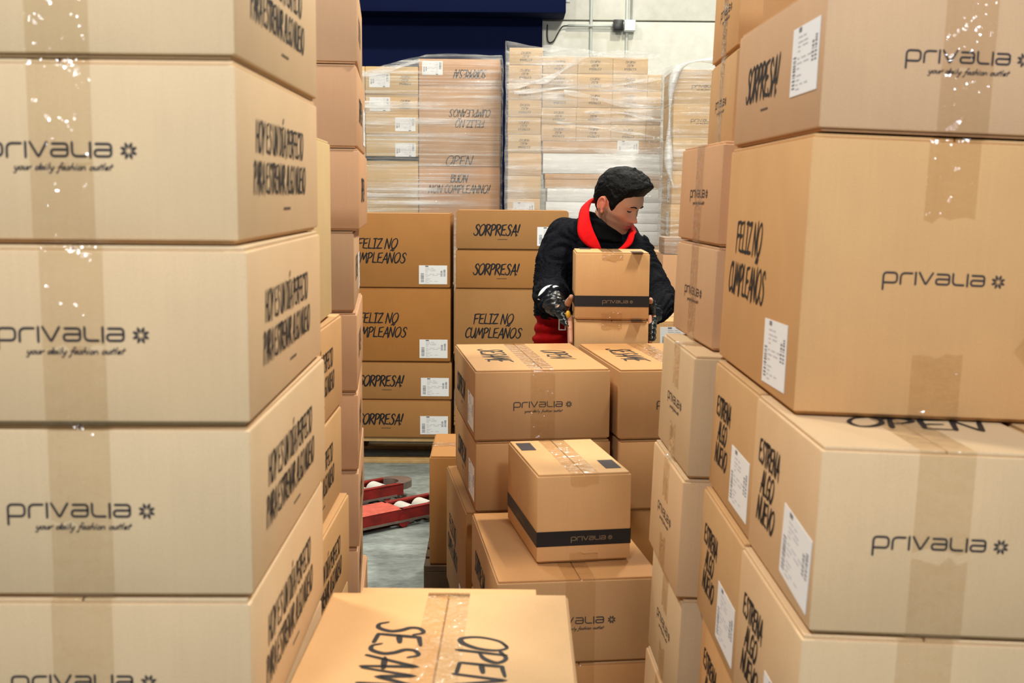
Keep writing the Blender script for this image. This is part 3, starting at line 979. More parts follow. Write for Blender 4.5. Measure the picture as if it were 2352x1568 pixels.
# ------------------------------------------------------------------ rear row of big lettered cartons
SB = frame(-.935, 6.2, 0, 0)
pallet(SB @ Matrix.Translation((0, .01, 0)), 1.22, .8, 'pale wooden pallet under the rear SORPRESA and FELIZ cartons')
lay = [[('S', 0), ('S', 0), ('F', 0), ('F', 0)], [('S', 0), ('S', 0), ('F', 0), ('S', .01), ('S', .006)]]
names = {0: ['bottom SORPRESA carton', 'second SORPRESA carton up', 'lower FELIZ NO CUMPLEAÑOS carton', 'upper FELIZ NO CUMPLEAÑOS carton'],
         1: ['bottom SORPRESA carton', 'second SORPRESA carton up', 'middle FELIZ NO CUMPLEAÑOS carton', 'third SORPRESA carton up', 'top SORPRESA carton']}
for col in range(2):
    z = .144
    for i, (k, ox) in enumerate(lay[col]):
        dm = DIM[k]
        xo = [.004, .626][col] + ox + [.0, .004, -.003, -.006, 0][i]
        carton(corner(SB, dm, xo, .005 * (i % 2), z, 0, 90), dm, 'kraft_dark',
               names[col][i] + [' of the rear column beside the left stacks', ' of the rear column behind the worker'][col], 'lettered cartons of the rear row',
               std_decals(k, 'L'), [lab_s(k, 'L', .01, -.002)], tape=False)
        z += dm[2] + .0008
    # the row behind it
z = .144

# banded carton with label at the worker's side
SW = frame(.575, 4.95, 0, -2)
pallet(SW, .62, .42, 'wooden pallet under the labelled carton at the worker\'s elbow')
dq = (.60, .40, .40)
carton(corner(SW, dq, 0, 0, .144), dq, 'kraft', 'big plain carton under the labelled carton beside the worker', None, (), (), True, True, seam='x')
dq = (.60, .40, .39)
carton(corner(SW, dq, 0, 0, .5445), dq, 'kraft', 'labelled carton with a black band beside the worker\'s elbow', None, (),
       [('F', -.16, .12, 1)], True, True, seam='x', band=(.255, .285))

# ------------------------------------------------------------------ rear right: cartons and film-wrapped stack
SX = frame(.845, 6.5, 0, 0)
pallet(SX, .82, .62, 'wooden pallet under the two big cartons behind the labelled carton')
dq = (.60, .60, .50)
for i in range(2):
    carton(corner(SX, dq, 0, 0, .144 + .5008 * i), dq, 'kraft_pink', ['lower', 'upper'][i] + ' big plain carton under the dark wrapped parcel', 'big plain cartons under the dark parcel', (), (), True, True)
dq = (.30, .25, .09)
pc = carton(corner(SX, dq, .01, .02, 1.1465), dq, 'kraft_dark', 'small flat dark parcel wrapped in shiny film', None,
       [('lettering_print', D_text('small'), 'ink', 'F', 0, 0)], (), False, False, name='wrapped_parcel', cat='parcel')
V, F = boxgeo(-.153, .153, -.128, .128, .0005, .0925)
mesh_obj('film_cover', V, F, M['film'], pc)

def film(name, x0, x1, y0, y1, z0, z1, mat, label, amp=.008, seed=0, top=None, rc=.03, nz=26):
    """film skin wound round a stack: rounded plan, rippled, open at the bottom"""
    loop = []
    def arc(cx, cy, a0):
        for k in range(5):
            a = a0 + R(90) * k / 4
            loop.append((cx + rc * math.cos(a), cy + rc * math.sin(a)))
    def seg(a, b, n):
        for k in range(1, n): loop.append((a[0] + (b[0] - a[0]) * k / n, a[1] + (b[1] - a[1]) * k / n))
    arc(x0 + rc, y0 + rc, R(180)); seg((x0 + rc, y0), (x1 - rc, y0), 26)
    arc(x1 - rc, y0 + rc, R(270)); seg((x1, y0 + rc), (x1, y1 - rc), 14)
    arc(x1 - rc, y1 - rc, 0); seg((x1 - rc, y1), (x0 + rc, y1), 20)
    arc(x0 + rc, y1 - rc, R(90)); seg((x0, y1 - rc), (x0, y0 + rc), 14)
    n = len(loop)
    cx, cy = (x0 + x1) / 2, (y0 + y1) / 2
    V, F = [], []
    for i in range(nz + 1):
        for k, (x, y) in enumerate(loop):
            zt = z1 + (top(x) if top else 0)
            z = z0 + (zt - z0) * i / nz
            d = Vector((x - cx, y - cy)).normalized()
            w = (mnoise.noise(Vector((x * 3 + seed, y * 3, z * 9))) + .5 * mnoise.noise(Vector((x * 9, y * 9 + seed, z * 30))))
            o = max(0, amp * (.6 + w))
            V.append((x + d.x * o, y + d.y * o, z + (w * .012 if i == nz else 0)))
    for i in range(nz):
        for k in range(n):
            k2 = (k + 1) % n
            F.append((i * n + k, i * n + k2, (i + 1) * n + k2, (i + 1) * n + k))
    o = mesh_obj(name, V, F, M[mat], None, True)
    return tag(o, label, 'film')

# wrapped stack C, far right
SC = frame(1.02, 7.5, 0, 0)
pallet(SC, .82, .62, 'wooden pallet under the far right film-wrapped stack', 'wood_dark')
dq = (.40, .50, .2125)
for i in range(10):
    for j in range(2):
        carton(corner(SC, dq, .412 * j + random.uniform(-.003, .003), 0, .144 + .2128 * i), dq, 'kraft_yellow',
               nth(i, 10) + ' carton in the ' + ['labelled left', 'right'][j] + ' column of the far right wrapped stack', 'cartons of the far right film-wrapped stack',
               [('logo_print', D_logo(), 'ink_faded', 'F', 0, .0)], [('L', .10, -.02, 90)] if j == 0 else [], False, False)
FC = film('stretch_film', 1.005, 1.85, 7.485, 8.02, .55, 2.30, 'film', 'clear stretch film around the far right stack', .012, 3)
# gathered rope of film hanging at its left corner
rp = [(1.45, 7.5, 2.31), (1.3, 7.49, 2.325), (1.15, 7.485, 2.32), (1.04, 7.475, 2.27), (1.0, 7.47, 2.15), (.99, 7.47, 1.95), (.99, 7.47, 1.75), (1.0, 7.465, 1.62), (1.03, 7.46, 1.52)]
cc = catmull(rp, 5)
v, f = tube(cc, [.018 + .012 * math.sin(i * .45) for i in range(len(cc))], 8)
mesh_obj('film_rope', v, f, M['film_fold'], FC, True)

# wrapped stack A, behind the rear cartons
SA = frame(-.705, 8.7, 0, 0)
pallet(frame(-1.75, 8.7, 0), 1.68, .82, 'long pallet under the film-wrapped stack with upside-down lettering', 'wood_dark')
DA = [(.60, .60, .353, 'x'), (.60, .60, .588, 'plain carton'), (.60, .60, .588, 'buon'), (.60, .60, .588, 'feliz'), (.60, .60, .196, 'sorpresa')]
z = .144
labA = ['carton at the floor of the film-wrapped lettered column', 'big carton under the BUON carton of the film-wrapped lettered column', 'carton lettered BUON NON COMPLEANNO behind stretch film',
        'big carton with upside-down FELIZ lettering and OPEN behind stretch film', 'low carton with upside-down SORPRESA lettering at the wrapped top']
zs = []
for i, (a, b, h, t) in enumerate(DA):
    dm = (a, b, h); ds = []; ls = []
    if t == 'buon': ds = [('lettering_print', D_text('buon'), 'ink', 'F', .0, .17)]
    if t == 'feliz': ds = [('lettering_print', D_text('feliz'), 'ink_faded', 'F', .08, .06, 180), ('lettering_print', D_text('open1'), 'ink', 'F', .0, -.25)]
    if t == 'sorpresa': ds = [('lettering_print', D_text('sorpresa'), 'ink', 'F', .08, -.01, 180)]; ls = [('F', -.2, .032, 180)]
    if t == 'plain carton': ls = [('F', .2, .235)]
    carton(corner(SA, dm, 0, 0, z, 0), dm, 'kraft_pink', labA[i], None, ds, ls, False, False)
    zs.append(z); z += h + .0008
ZA = z
# small cartons left of the lettered column
hA = [.43, .38, .35, .15, .226, .226, .145, .145, .20]
for j in range(2):
    z = .144
    for i, h in enumerate(hA):
        dm = (.39, .40, h)
        band = (.03, .065) if (i == 5 and j == 0) or i == 4 and j == 1 else None
        ds = [('lettering_print', D_text('small'), 'ink_faded', 'F', .1 if i > 4 else 0, 0, 180)] if i >= 5 else []
        ls = [('F', -.09 if i > 6 else .10, 0, 180)] if i >= 5 else []
        if i < 5: ls = []
        carton(corner(SA, dm, -.394 * (j + 1) - .002, .01 * (i % 2), z, 0), dm, 'kraft_yellow',
               nth(i, 9) + ' small yellowish carton in the ' + ['wrapped column beside', 'outer wrapped column near'][j] + ' the lettered column', 'small cartons left of the upside-down lettered column', ds, ls, False, False, band=band)
        z += h + .0008
FA = film('stretch_film', -1.52, -.094, 8.67, 9.33, .5, 2.43, 'film', 'clear stretch film around the stack with upside-down lettering', .010, 11,
     top=lambda x: (.06 if x > -.66 else -.15 + .2 * max(0, (x + 1.5) / .84) - .0))

# wrapped stack B, behind the worker
SBk = frame(-.045, 8.35, 0, 0)
pallet(frame(-.05, 8.35, 0), 1.15, .82, 'red-edged pallet under the wrapped stack of white flat boxes', 'wood_dark')
hB = [.30, .145, .145, .145, .145, .16, .16, .13, .12, .12, .12, .12, .12]
z = .144
tB = 2.503
tot = sum(hB) + .0008 * len(hB)
hB[0] += tB - .144 - tot
for i, h in enumerate(hB):
    dm = (.236, .35, h)
    ls = [('F', 0, -.005, 0)] if i == 4 else []
    ds = [('lettering_print', D_text('small'), 'ink_faded', 'F', 0, 0, 180)] if i > 6 else []
    carton(corner(SBk, dm, random.uniform(.0, .010), 0, z, 0), dm, 'kraft_yellow',
           nth(i, 13) + ' small carton in the narrow wrapped column beside the white boxes', 'small cartons of the narrow wrapped column', ds, ls, False, False)
    z += h + .0008
# flat long boxes, white and brown
flat = [(.35, 'kraft_dark', 0), (.25, 'white_board', 0), (.30, 'white_board', .01)]
seq = [('kraft', .30, 0), ('kraft', .25, 0), ('kraft', .24, .004), ('white_board', .10, .0), ('white_board', .055, .01), ('white_board', .075, -.006), ('white_board', .075, -.004), ('white_board', .095, .004),
       ('kraft', .063, -.012), ('kraft', .040, -.016), ('white_board', .143, -.03), ('kraft', .085, -.034)]
z = .144
zt = 1.854
tot = sum(s[1] for s in seq) + .0008 * len(seq)
k0 = (zt - .144 - tot)
first = True
for i, (mt, h, ox) in enumerate(seq):
    hh = h + (k0 if first else 0); first = False
    dm = (.86, .45, hh)
    nm = 'white' if mt == 'white_board' else 'brown'
    carton(corner(SBk, dm, .285 + ox, 0, z, 0), dm, mt, nth(i, 12) + ' flat long ' + nm + ' box in the pile behind the worker',
           'long flat ' + nm + ' boxes behind the worker', (),
           [('F', .18, 0, 0)] if (i in (8, 11)) else [], False, False, name='flat_box')
    z += hh + .0008
rw = link('red_board', bevel_box('red_board', 0, .9, 0, .02, 0, .035, .003, 1), M['red_pallet'], None, Matrix.Translation((.24, 8.265, .90)))
tag(rw, 'thin red edge board under the white flat boxes', 'board')
# array of small cartons on top
for r_ in range(5):
    ncol = 3
    for c_ in range(4 if r_ < 4 else 3):
        w = .247 if c_ < 3 else .105
        dm = (w, .35, .117)
        carton(corner(SBk, dm, .247 + .2485 * c_ - (.0 if r_ > 1 else .006), .0, z + .1178 * r_, 0), dm, 'kraft_yellow',
               ['fifth', 'fourth', 'third', 'second', 'top'][r_] + ' row small wrapped carton above white boxes, ' + ['next to narrow column', 'second along', 'third along', 'last along'][c_], 'small cartons of the wrapped block above the white boxes',
               [('lettering_print', D_text('small'), 'ink_faded', 'F', 0, 0, 180)] if c_ < 3 else [], [], False, False)
ZB = z + .1178 * 5
FB = film('stretch_film', -.056, 1.135, 8.31, 8.86, .75, ZB + .01, 'film_thick', 'cloudy stretch film around the white boxes and small cartons', .012, 21,
     top=lambda x: .09 * max(0, 1 - (x + .05) / .55) - (.16 * max(0, (x - .98) / .14)))
# diagonal folds of film across that stack
def fold(pts, w, label, mat='film_fold'):
    P = catmull(pts, 6)
    V, F = [], []
    for i, p in enumerate(P):
        ww = w * (.7 + .3 * math.sin(i * .7))
        for k in range(4):
            V.append((p.x, p.y - .004 * math.sin(k * 2.1 + i * .5) ** 2, p.z + ww * (k / 3 - .5)))
    for i in range(len(P) - 1):
        for k in range(3):
            F.append((i * 4 + k, (i + 1) * 4 + k, (i + 1) * 4 + k + 1, i * 4 + k + 1))
    return mesh_obj('film_fold', V, F, M[mat], FA if pts[0][0] < -.5 else FB, True)
YF = 8.288
fold([(-.05, YF, 2.225), (.12, YF, 2.255), (.25, YF, 2.285), (.40, YF, 2.385), (.52, YF, 2.445), (.8, YF, 2.460), (1.02, YF, 2.455)], .05, 'twisted band of film rising over the small cartons block')
fold([(.20, YF, 2.495), (.35, YF, 2.485), (.5, YF, 2.465), (.7, YF, 2.445), (1.0, YF, 2.440)], .05, 'bright film ridge along the top of the wrapped block')
fold([(.0, YF, 2.185), (.3, YF, 2.215), (.6, YF, 2.235), (.85, YF, 2.265), (1.1, YF, 2.305)], .03, 'thin pleat of film slanting up to the right')
fold([(.35, YF, 2.195), (.55, YF, 2.160), (.8, YF, 2.105), (1.12, YF, 2.090)], .04, 'broad pleat of film slanting down across the small cartons')
fold([(.5, YF, 2.055), (.75, YF, 2.050), (.95, YF, 2.015), (1.12, YF, 1.980)], .03, 'lower pleat of film slanting down to the white boxes')
fold([(.3, YF, 1.980), (.6, YF, 1.945), (.9, YF, 1.900), (1.12, YF, 1.860)], .022, 'lowest slanting pleat of film just above the white boxes')
fold([(-1.5, 8.655, 2.27), (-1.2, 8.655, 2.32), (-.95, 8.655, 2.37), (-.70, 8.655, 2.44)], .05, 'film edge rising from the small cartons to the lettered column')

for q, (sx, sy, lb) in enumerate([(-.47, 3.98, 'crumpled scrap of clear tape on the floor near the left stack'), (-.335, 4.35, 'small shiny film scrap on the floor by the dark pallet')]):
    V, F = [], []
    for i in range(7):
        for j in range(4):
            V.append((sx + i * .016 + .006 * math.sin(j * 2.3 + q), sy + j * .014 + .008 * math.sin(i * 1.7), .004 + .012 * abs(mnoise.noise(Vector((i * .7 + q * 5, j * .9, 2))))))
    for i in range(6):
        for j in range(3):
            F.append((i * 4 + j, (i + 1) * 4 + j, (i + 1) * 4 + j + 1, i * 4 + j + 1))
    tag(mesh_obj('film_scrap', V, F, M['film_fold'], None, True), lb, 'scrap')

# ------------------------------------------------------------------ pallet truck
jack = bpy.data.objects.new('pallet_truck', None); C.objects.link(jack)
ang = 40
tip2 = Vector((-.500, 5.555, 0)); dirv = Vector((math.cos(R(ang)), math.sin(R(ang)), 0)); nrm = Vector((-dirv.y, dirv.x, 0))
mid = tip2 - nrm * .19 - dirv * 1.15
jack.matrix_world = Matrix.Translation(mid) @ Matrix.Rotation(R(ang), 4, 'Z')
tag(jack, 'red hand pallet truck with worn forks on the concrete floor', 'pallet truck')
def fork(yc):
    hw = .08
    zt, zb = .085, .03
    # outline of the top plate with rounded tip, slot for the rollers
    parts = []
    parts.append(boxgeo(0, .80, -hw, hw, zt - .006, zt))
    V, F = merge(*parts)
    fk = mesh_obj('fork', V, F, M['red_worn'], jack, False, Matrix.Translation((0, yc, 0)))
    for s in (-1, 1):
        V, F = merge(boxgeo(0, 1.06, s * hw - .011 if s > 0 else s * hw, s * hw if s > 0 else s * hw + .011, zb, zt - .0005),
                     boxgeo(.79, 1.06, s * hw - .026 if s > 0 else s * hw, s * hw if s > 0 else s * hw + .026, zt - .008, zt))
        mesh_obj('side_rail', V, F, M['red_paint'], fk)
        V, F = boxgeo(0, 1.02, s * hw + (.001 if s > 0 else -.005), s * hw + (.005 if s > 0 else -.001), zb - .004, zb + .006)
        mesh_obj('lower_lip', V, F, M['steel'], fk)
    # curved steel nose
    V, F = [], []
    n = 16
    for i in range(n + 1):
        a = -math.pi / 2 + math.pi * i / n
        co, si = math.cos(a), math.sin(a)
        xo, yo = 1.05 + .10 * co, hw * si
        xi, yi = 1.03 + .045 * co, (hw - .03) * si
        V += [(xo, yo, zt + .001), (xi, yi, zt + .001), (xo, yo, zt - .032), (xi, yi, zt - .032)]
    for i in range(n):
        a = 4 * i; b = a + 4
        F += [(a, b, b + 1, a + 1), (a + 2, a + 3, b + 3, b + 2), (a, a + 2, b + 2, b), (a + 1, b + 1, b + 3, a + 3)]
    mesh_obj('fork_nose', V, F, M['steel'], fk)
    for xr in (.86, .965):
        v, f = tube([(xr, -.045, .044), (xr, .045, .044)], .041, 20)
        o = mesh_obj('load_roller', v, f, M['nylon'], fk)
        o.data.shade_smooth(); o.data.set_sharp_from_angle(angle=R(40))
    for s in (-1, 1):
        v, f = tube([(.80, s * (hw - .03), .03), (.80, s * (hw + .004), .03)], .028, 14)
        mesh_obj('axle_boss', v, f, M['red_paint'], fk)
        v, f = tube([(.97, s * (hw - .03), .03), (.97, s * (hw + .002), .03)], .018, 12)
        mesh_obj('axle_boss', v, f, M['red_paint'], fk)
    # strut under the fork
    V, F = boxgeo(.2, .98, -.03, .03, .018, .032)
    mesh_obj('push_rod', V, F, M['red_paint'], fk)
    v, f = tube([(1.06, -.03, .016), (1.06, .03, .016)], .015, 12)
    mesh_obj('entry_roller', v, f, M['steel'], fk)
fork(.19); fork(-.19)
link('fork_bridge', bevel_box('fork_bridge', -.16, .02, -.27, .27, .03, .30, .02, 2), M['red_paint'], jack)
v, f = tube([(-.22, -.05, .09), (-.22, .05, .09)], .09, 20)
mesh_obj('steer_wheel', v, f, M['rubber'], jack)
v, f = tube([(-.2, 0, .12), (-.2, 0, .48)], [.06, .05], 16)
mesh_obj('pump_body', v, f, M['red_paint'], jack)
v, f = tube([(-.22, 0, .42), (-.30, 0, .8), (-.36, 0, 1.15)], .016, 10)
mesh_obj('tiller', v, f, M['black_plastic'], jack)
v, f = tube(catmull([(-.36, 0, 1.13), (-.365, -.1, 1.2), (-.37, -.06, 1.3), (-.372, .06, 1.3), (-.365, .1, 1.2), (-.36, 0, 1.13)], 6), .012, 8)
mesh_obj('tiller_grip', v, f, M['rubber'], jack)
# ------------------------------------------------------------------ the worker and the two cartons he holds
DH = (.255, .28, .2345)
HB = frame(.217, 3.968, 0, -1.0)
lower_b = banded(corner(HB, DH, 0, .004, .8065, .5), DH, 'lower small carton held by the worker, under the black-banded one', 'small cartons held by the worker')
upper_b = banded(corner(HB, DH, -.001, 0, 1.042, 0), DH, 'upper small black-banded carton held by the worker', 'small cartons held by the worker')

def usphere(c, rx, ry, rz, n=16, m=10, rot=None):
    V, F = [], []
    rot = rot or Matrix.Identity(3)
    for i in range(m + 1):
        t = math.pi * i / m
        for k in range(n):
            a = 2 * math.pi * k / n
            p = Vector((rx * math.sin(t) * math.cos(a), ry * math.sin(t) * math.sin(a), rz * math.cos(t)))
            V.append(Vector(c) + rot @ p)
    for i in range(m):
        for k in range(n):
            k2 = (k + 1) % n
            F.append((i * n + k, (i + 1) * n + k, (i + 1) * n + k2, i * n + k2))
    return V, F

def chain(pts, rad, sub=5, seg=16):
    """limb: smooth tapering tube with round ends"""
    P4 = [Vector((*p, r)) for p, r in zip(pts, rad)]
    Q = catmull(P4, sub)
    P = [Vector(q[:3]) for q in Q]; rr = [q[3] for q in Q]
    g = tube(P, rr, seg)
    return merge(g, usphere(P[0], rr[0], rr[0], rr[0]), usphere(P[-1], rr[-1], rr[-1], rr[-1]))

def loft(secs, seg=28, cap=True):
    """sections: centre, half width, half depth, width axis"""
    V, F = [], []
    for (c, rx, ry, ax) in secs:
        c = Vector(c); ax = Vector(ax).normalized()
        dp = Vector((-ax.y, ax.x, 0)).normalized()
        for k in range(seg):
            a = 2 * math.pi * k / seg
            co, si = math.cos(a), math.sin(a)
            e = .82
            V.append(c + ax * rx * math.copysign(abs(co) ** e, co) + dp * ry * math.copysign(abs(si) ** e, si))
    for i in range(len(secs) - 1):
        for k in range(seg):
            k2 = (k + 1) % seg
            F.append((i * seg + k, i * seg + k2, (i + 1) * seg + k2, (i + 1) * seg + k))
    if cap:
        F.append(tuple(range(seg - 1, -1, -1)))
        F.append(tuple((len(secs) - 1) * seg + k for k in range(seg)))
    return V, F

def remeshed(name, geo, voxel, smooth_it=4, fac=.5):
    V, F = geo
    me = bpy.data.meshes.new(name + '_raw')
    me.from_pydata([tuple(v) for v in V], [], F); me.update()
    o = bpy.data.objects.new(name + '_raw', me); C.objects.link(o)
    md = o.modifiers.new('r', 'REMESH'); md.mode = 'VOXEL'; md.voxel_size = voxel
    if smooth_it:
        sm = o.modifiers.new('s', 'SMOOTH'); sm.iterations = smooth_it; sm.factor = fac
    dg = bpy.context.evaluated_depsgraph_get(); dg.update()
    out = bpy.data.meshes.new_from_object(o.evaluated_get(dg))
    bpy.data.objects.remove(o, do_unlink=True); bpy.data.meshes.remove(me)
    out.name = name
    out.shade_smooth()
    return out

def interp(tab, z):
    if z <= tab[0][0]: return tab[0][1]
    for i in range(len(tab) - 1):
        if z <= tab[i + 1][0]:
            a, b = tab[i], tab[i + 1]
            t = (z - a[0]) / (b[0] - a[0])
            t = t * t * (3 - 2 * t) * .5 + t * .5
            return a[1] + (b[1] - a[1]) * t
    return tab[-1][1]
FRONT = [(-.124, -.050), (-.118, -.074), (-.108, -.088), (-.096, -.0925), (-.084, -.0885), (-.074, -.0905), (-.060, -.0925), (-.048, -.0905), (-.03, -.090), (-.006, -.0885), (.012, -.0955), (.03, -.0945), (.06, -.084), (.085, -.061), (.1, -.036), (.110, -.01)]
BACK = [(-.124, -.012), (-.1, .012), (-.075, .045), (-.05, .066), (-.02, .082), (.01, .089), (.04, .088), (.07, .073), (.09, .050), (.102, .028), (.110, .008)]
WIDE = [(-.124, .014), (-.117, .027), (-.105, .040), (-.085, .0535), (-.06, .0625), (-.03, .0700), (0, .0745), (.03, .0765), (.06, .069), (.085, .050), (.1, .031), (.110, .008)]
def g2(x, s): return math.exp(-(x * x) / (2 * s * s))
def head_point(z, a):
    """a = 0 at the face, pi at the back; positive to +x"""
    yf, yb, w = interp(FRONT, z), interp(BACK, z), interp(WIDE, z)
    yc = (yf + yb) / 2; ry = (yb - yf) / 2
    sx, cy = math.sin(a), -math.cos(a)
    e = .86
    x = w * math.copysign(abs(sx) ** e, sx)
    y = yc + ry * math.copysign(abs(cy) ** e, cy)
    if cy < 0:
        fw = min(1.0, -cy * 1.6)
        ns = .0068 + .0065 * g2(z + .041, .009)
        nose = interp([(-.056, 0), (-.0505, .003), (-.0465, .015), (-.040, .0235), (-.032, .0215), (-.018, .0125), (-.004, .005), (.008, .0)], z)
        y -= nose * g2(x, ns)
        y -= .006 * g2(abs(x) - .0125, .0048) * g2(z + .0425, .006)
        y += .0085 * g2(abs(x) - .031, .0125) * g2(z + .003, .0088) * fw
        y -= .0042 * g2(abs(x) - .026, .016) * g2(z - .0165, .0065)
        y -= .0034 * g2(abs(x) - .031, .009) * g2(z + .004, .005)
        y -= .0045 * g2(x, .015) * (g2(z + .0615, .0036) + 1.15 * g2(z + .0725, .0038))
        y += .0035 * g2(x, .019) * g2(z + .0668, .0017)
        y -= .0045 * g2(abs(x) - .046, .016) * g2(z + .026, .013)
        y -= .004 * g2(x, .013) * g2(z + .097, .009)
        y += .003 * g2(abs(x) - .05, .012) * g2(z + .06, .016)
    return Vector((x, y, z))
NZ, NA = 110, 120
def head_geo():
    V, F = [], []
    for i in range(NZ + 1):
        z = -.124 + .234 * i / NZ
        for k in range(NA):
            V.append(head_point(z, 2 * math.pi * k / NA))
    for i in range(NZ):
        for k in range(NA):
            k2 = (k + 1) % NA
            F.append((i * NA + k, i * NA + k2, (i + 1) * NA + k2, (i + 1) * NA + k))
    F.append(tuple(range(NA - 1, -1, -1))); F.append(tuple(NZ * NA + k for k in range(NA)))
    for s in (-1, 1):
        rot = Matrix.Rotation(R(-14 * s), 3, 'Z') @ Matrix.Rotation(R(-12), 3, 'X')
        ring = []
        for k in range(21):
            a = R(-70) + R(300) * k / 20
            ring.append(Vector((s * (.078 + .004 * math.sin(a)), .014 + .0155 * math.cos(a + .1), -.022 + .026 * math.sin(a) + .002)))
        rr = [.0042 + .0012 * math.sin(k / 20 * math.pi) for k in range(21)]
        V, F = merge((V, F), tube(ring, rr, 8), usphere((s * .0735, .012, -.022), .006, .0135, .024, 14, 10, rot),
                     usphere((s * .0745, .002, -.047), .0055, .007, .009, 10, 8))
    return V, F
HM = Matrix.Translation((.396, 4.405, 1.4535)) @ Matrix.Rotation(R(53), 4, 'Z') @ Matrix.Rotation(R(27), 4, 'X') @ Matrix.Rotation(R(-3), 4, 'Y')
hg = head_geo()
headW = ([HM @ v for v in hg[0]], hg[1])

AXH = (1, 0, 0); AXS = (.35, -.03, -.055)
torso = loft([((.255, 4.67, .80), .135, .09, AXH), ((.255, 4.66, .90), .145, .10, AXH), ((.265, 4.61, 1.03), .135, .095, AXH), ((.30, 4.56, 1.15), .15, .10, AXS),
              ((.335, 4.505, 1.25), .165, .105, AXS), ((.352, 4.475, 1.32), .135, .085, AXS), ((.357, 4.465, 1.36), .07, .06, AXS)])
neck = chain([(.352, 4.475, 1.30), (.362, 4.455, 1.365), (.378, 4.43, 1.42)], [.066, .060, .058])
armR = chain([(.195, 4.475, 1.315), (.155, 4.45, 1.21), (.142, 4.41, 1.105), (.140, 4.30, 1.09), (.158, 4.20, 1.072)], [.052, .046, .042, .038, .029])
armL = chain([(.48, 4.455, 1.25), (.515, 4.40, 1.17), (.550, 4.34, 1.09), (.535, 4.24, 1.06), (.505, 4.15, 1.045)], [.052, .046, .042, .038, .029])
palmR = merge(chain([(.158, 4.20, 1.072), (.180, 4.14, 1.05), (.196, 4.085, 1.022)], [.027, .022, .015]),
              loft([((.165, 4.19, 1.07), .012, .030, (1, .2, 0)), ((.192, 4.12, 1.045), .012, .04, (1, .25, 0)), ((.2015, 4.06, 1.005), .0095, .036, (1, .1, 0))], 16))
def finger(base, d, L, bend, r):
    base = Vector(base); d = Vector(d).normalized(); b = Vector(bend)
    return chain([base - d * .02, base, base + d * L * .45 + b * .3, base + d * L * .78 + b * .75, base + d * L + b * 1.3], [r * 1.05, r * 1.05, r, r * .93, r * .78], 4, 10)
hands = []
fd = Vector((.0, -.52, -.85)); fe = Vector((0, -.85, .52))
for q, L in zip((-1.5, -.5, .5, 1.5), (.066, .080, .084, .076)):
    b = Vector((.2055, 4.075, 1.008)) + fe * q * .0195
    hands.append(finger(b, fd, L, (.0005, -.004, .001), .0088))
hands.append(chain([(.190, 4.12, 1.065), (.198, 4.075, 1.092), (.2045, 4.038, 1.108), (.2050, 4.005, 1.118)], [.014, .0125, .0105, .0085], 5, 10))
palmL = merge(chain([(.505, 4.15, 1.045), (.4975, 4.11, 1.03)], [.026, .016]),
              loft([((.505, 4.16, 1.045), .012, .030, (-1, .2, 0)), ((.4895, 4.08, 1.02), .0095, .036, (-1, .1, 0))], 16))
for q, L in zip((-1.5, -.5, .5, 1.5), (.066, .080, .084, .076)):
    b = Vector((.4875, 4.09, 1.01)) + fe * q * .0195
    hands.append(finger(b, fd, L, (-.0005, -.004, .001), .0088))
hands.append(chain([(.499, 4.13, 1.06), (.490, 4.08, 1.09), (.4865, 4.05, 1.105)], [.013, .0115, .009], 5, 10))
legs = merge(chain([(.175, 4.68, .86), (.16, 4.66, .48), (.15, 4.71, .08)], [.078, .055, .036]), chain([(.335, 4.68, .86), (.36, 4.65, .48), (.37, 4.71, .08)], [.078, .055, .036]))
body_me = remeshed('person_body', merge(headW, torso, neck, armR, armL, palmR, palmL, legs, *hands), .0032, 1, .35)
body_me.materials.append(M['skin'])
HI = HM.inverted()
def sst(a, b, x):
    t = max(0.0, min(1.0, (x - a) / (b - a)))
    return t * t * (3 - 2 * t)
at_s = body_me.attributes.new('stubble', 'FLOAT', 'POINT')
at_l = body_me.attributes.new('lip', 'FLOAT', 'POINT')
at_f = body_me.attributes.new('flush', 'FLOAT', 'POINT')
for i, v in enumerate(body_me.vertices):
    c = HI @ v.co
    if not (abs(c.x) < .095 and -.14 < c.z < .12 and abs(c.y) < .13):
        continue
    line = -.046 + .45 * max(0, abs(c.x) - .028)
    st_ = sst(line + .012, line - .016, c.z) * sst(.040, .015, c.y) * (1 - sst(-.112, -.128, c.z) * .3)
    lip = sst(1.15, .85, (abs(c.x) / .0235) ** 2 + ((c.z + .0672) / .0092) ** 2) * sst(-.078, -.084, c.y)
    fl = g2(abs(c.x) - .044, .018) * g2(c.z + .03, .018) * sst(-.02, -.05, c.y) * .5 + g2(c.x, .014) * g2(c.z + .04, .012) * sst(-.08, -.1, c.y) * .6
    if abs(c.x) > .0715 and abs(c.z + .022) < .04 and abs(c.y - .012) < .028: fl = .9; st_ = 0
    at_s.data[i].value = st_ * (1 - lip); at_l.data[i].value = lip; at_f.data[i].value = min(1, fl)
person = bpy.data.objects.new('person', None); C.objects.link(person)
tag(person, 'person in dark fleece with red collar bending over two small cartons', 'person')
person.location = (.26, 4.70, 0)
PI_ = Matrix.Translation((-.26, -4.70, 0))
def wear(name, me, mat, label=None):
    o = link(name, me, M[mat] if mat else None, person, PI_)
    if label: o['label'] = label
    return o
wear('body', body_me, None)

def wavy(me, fn):
    for v in me.vertices:
        v.co += v.normal * fn(v.co)
    me.update()
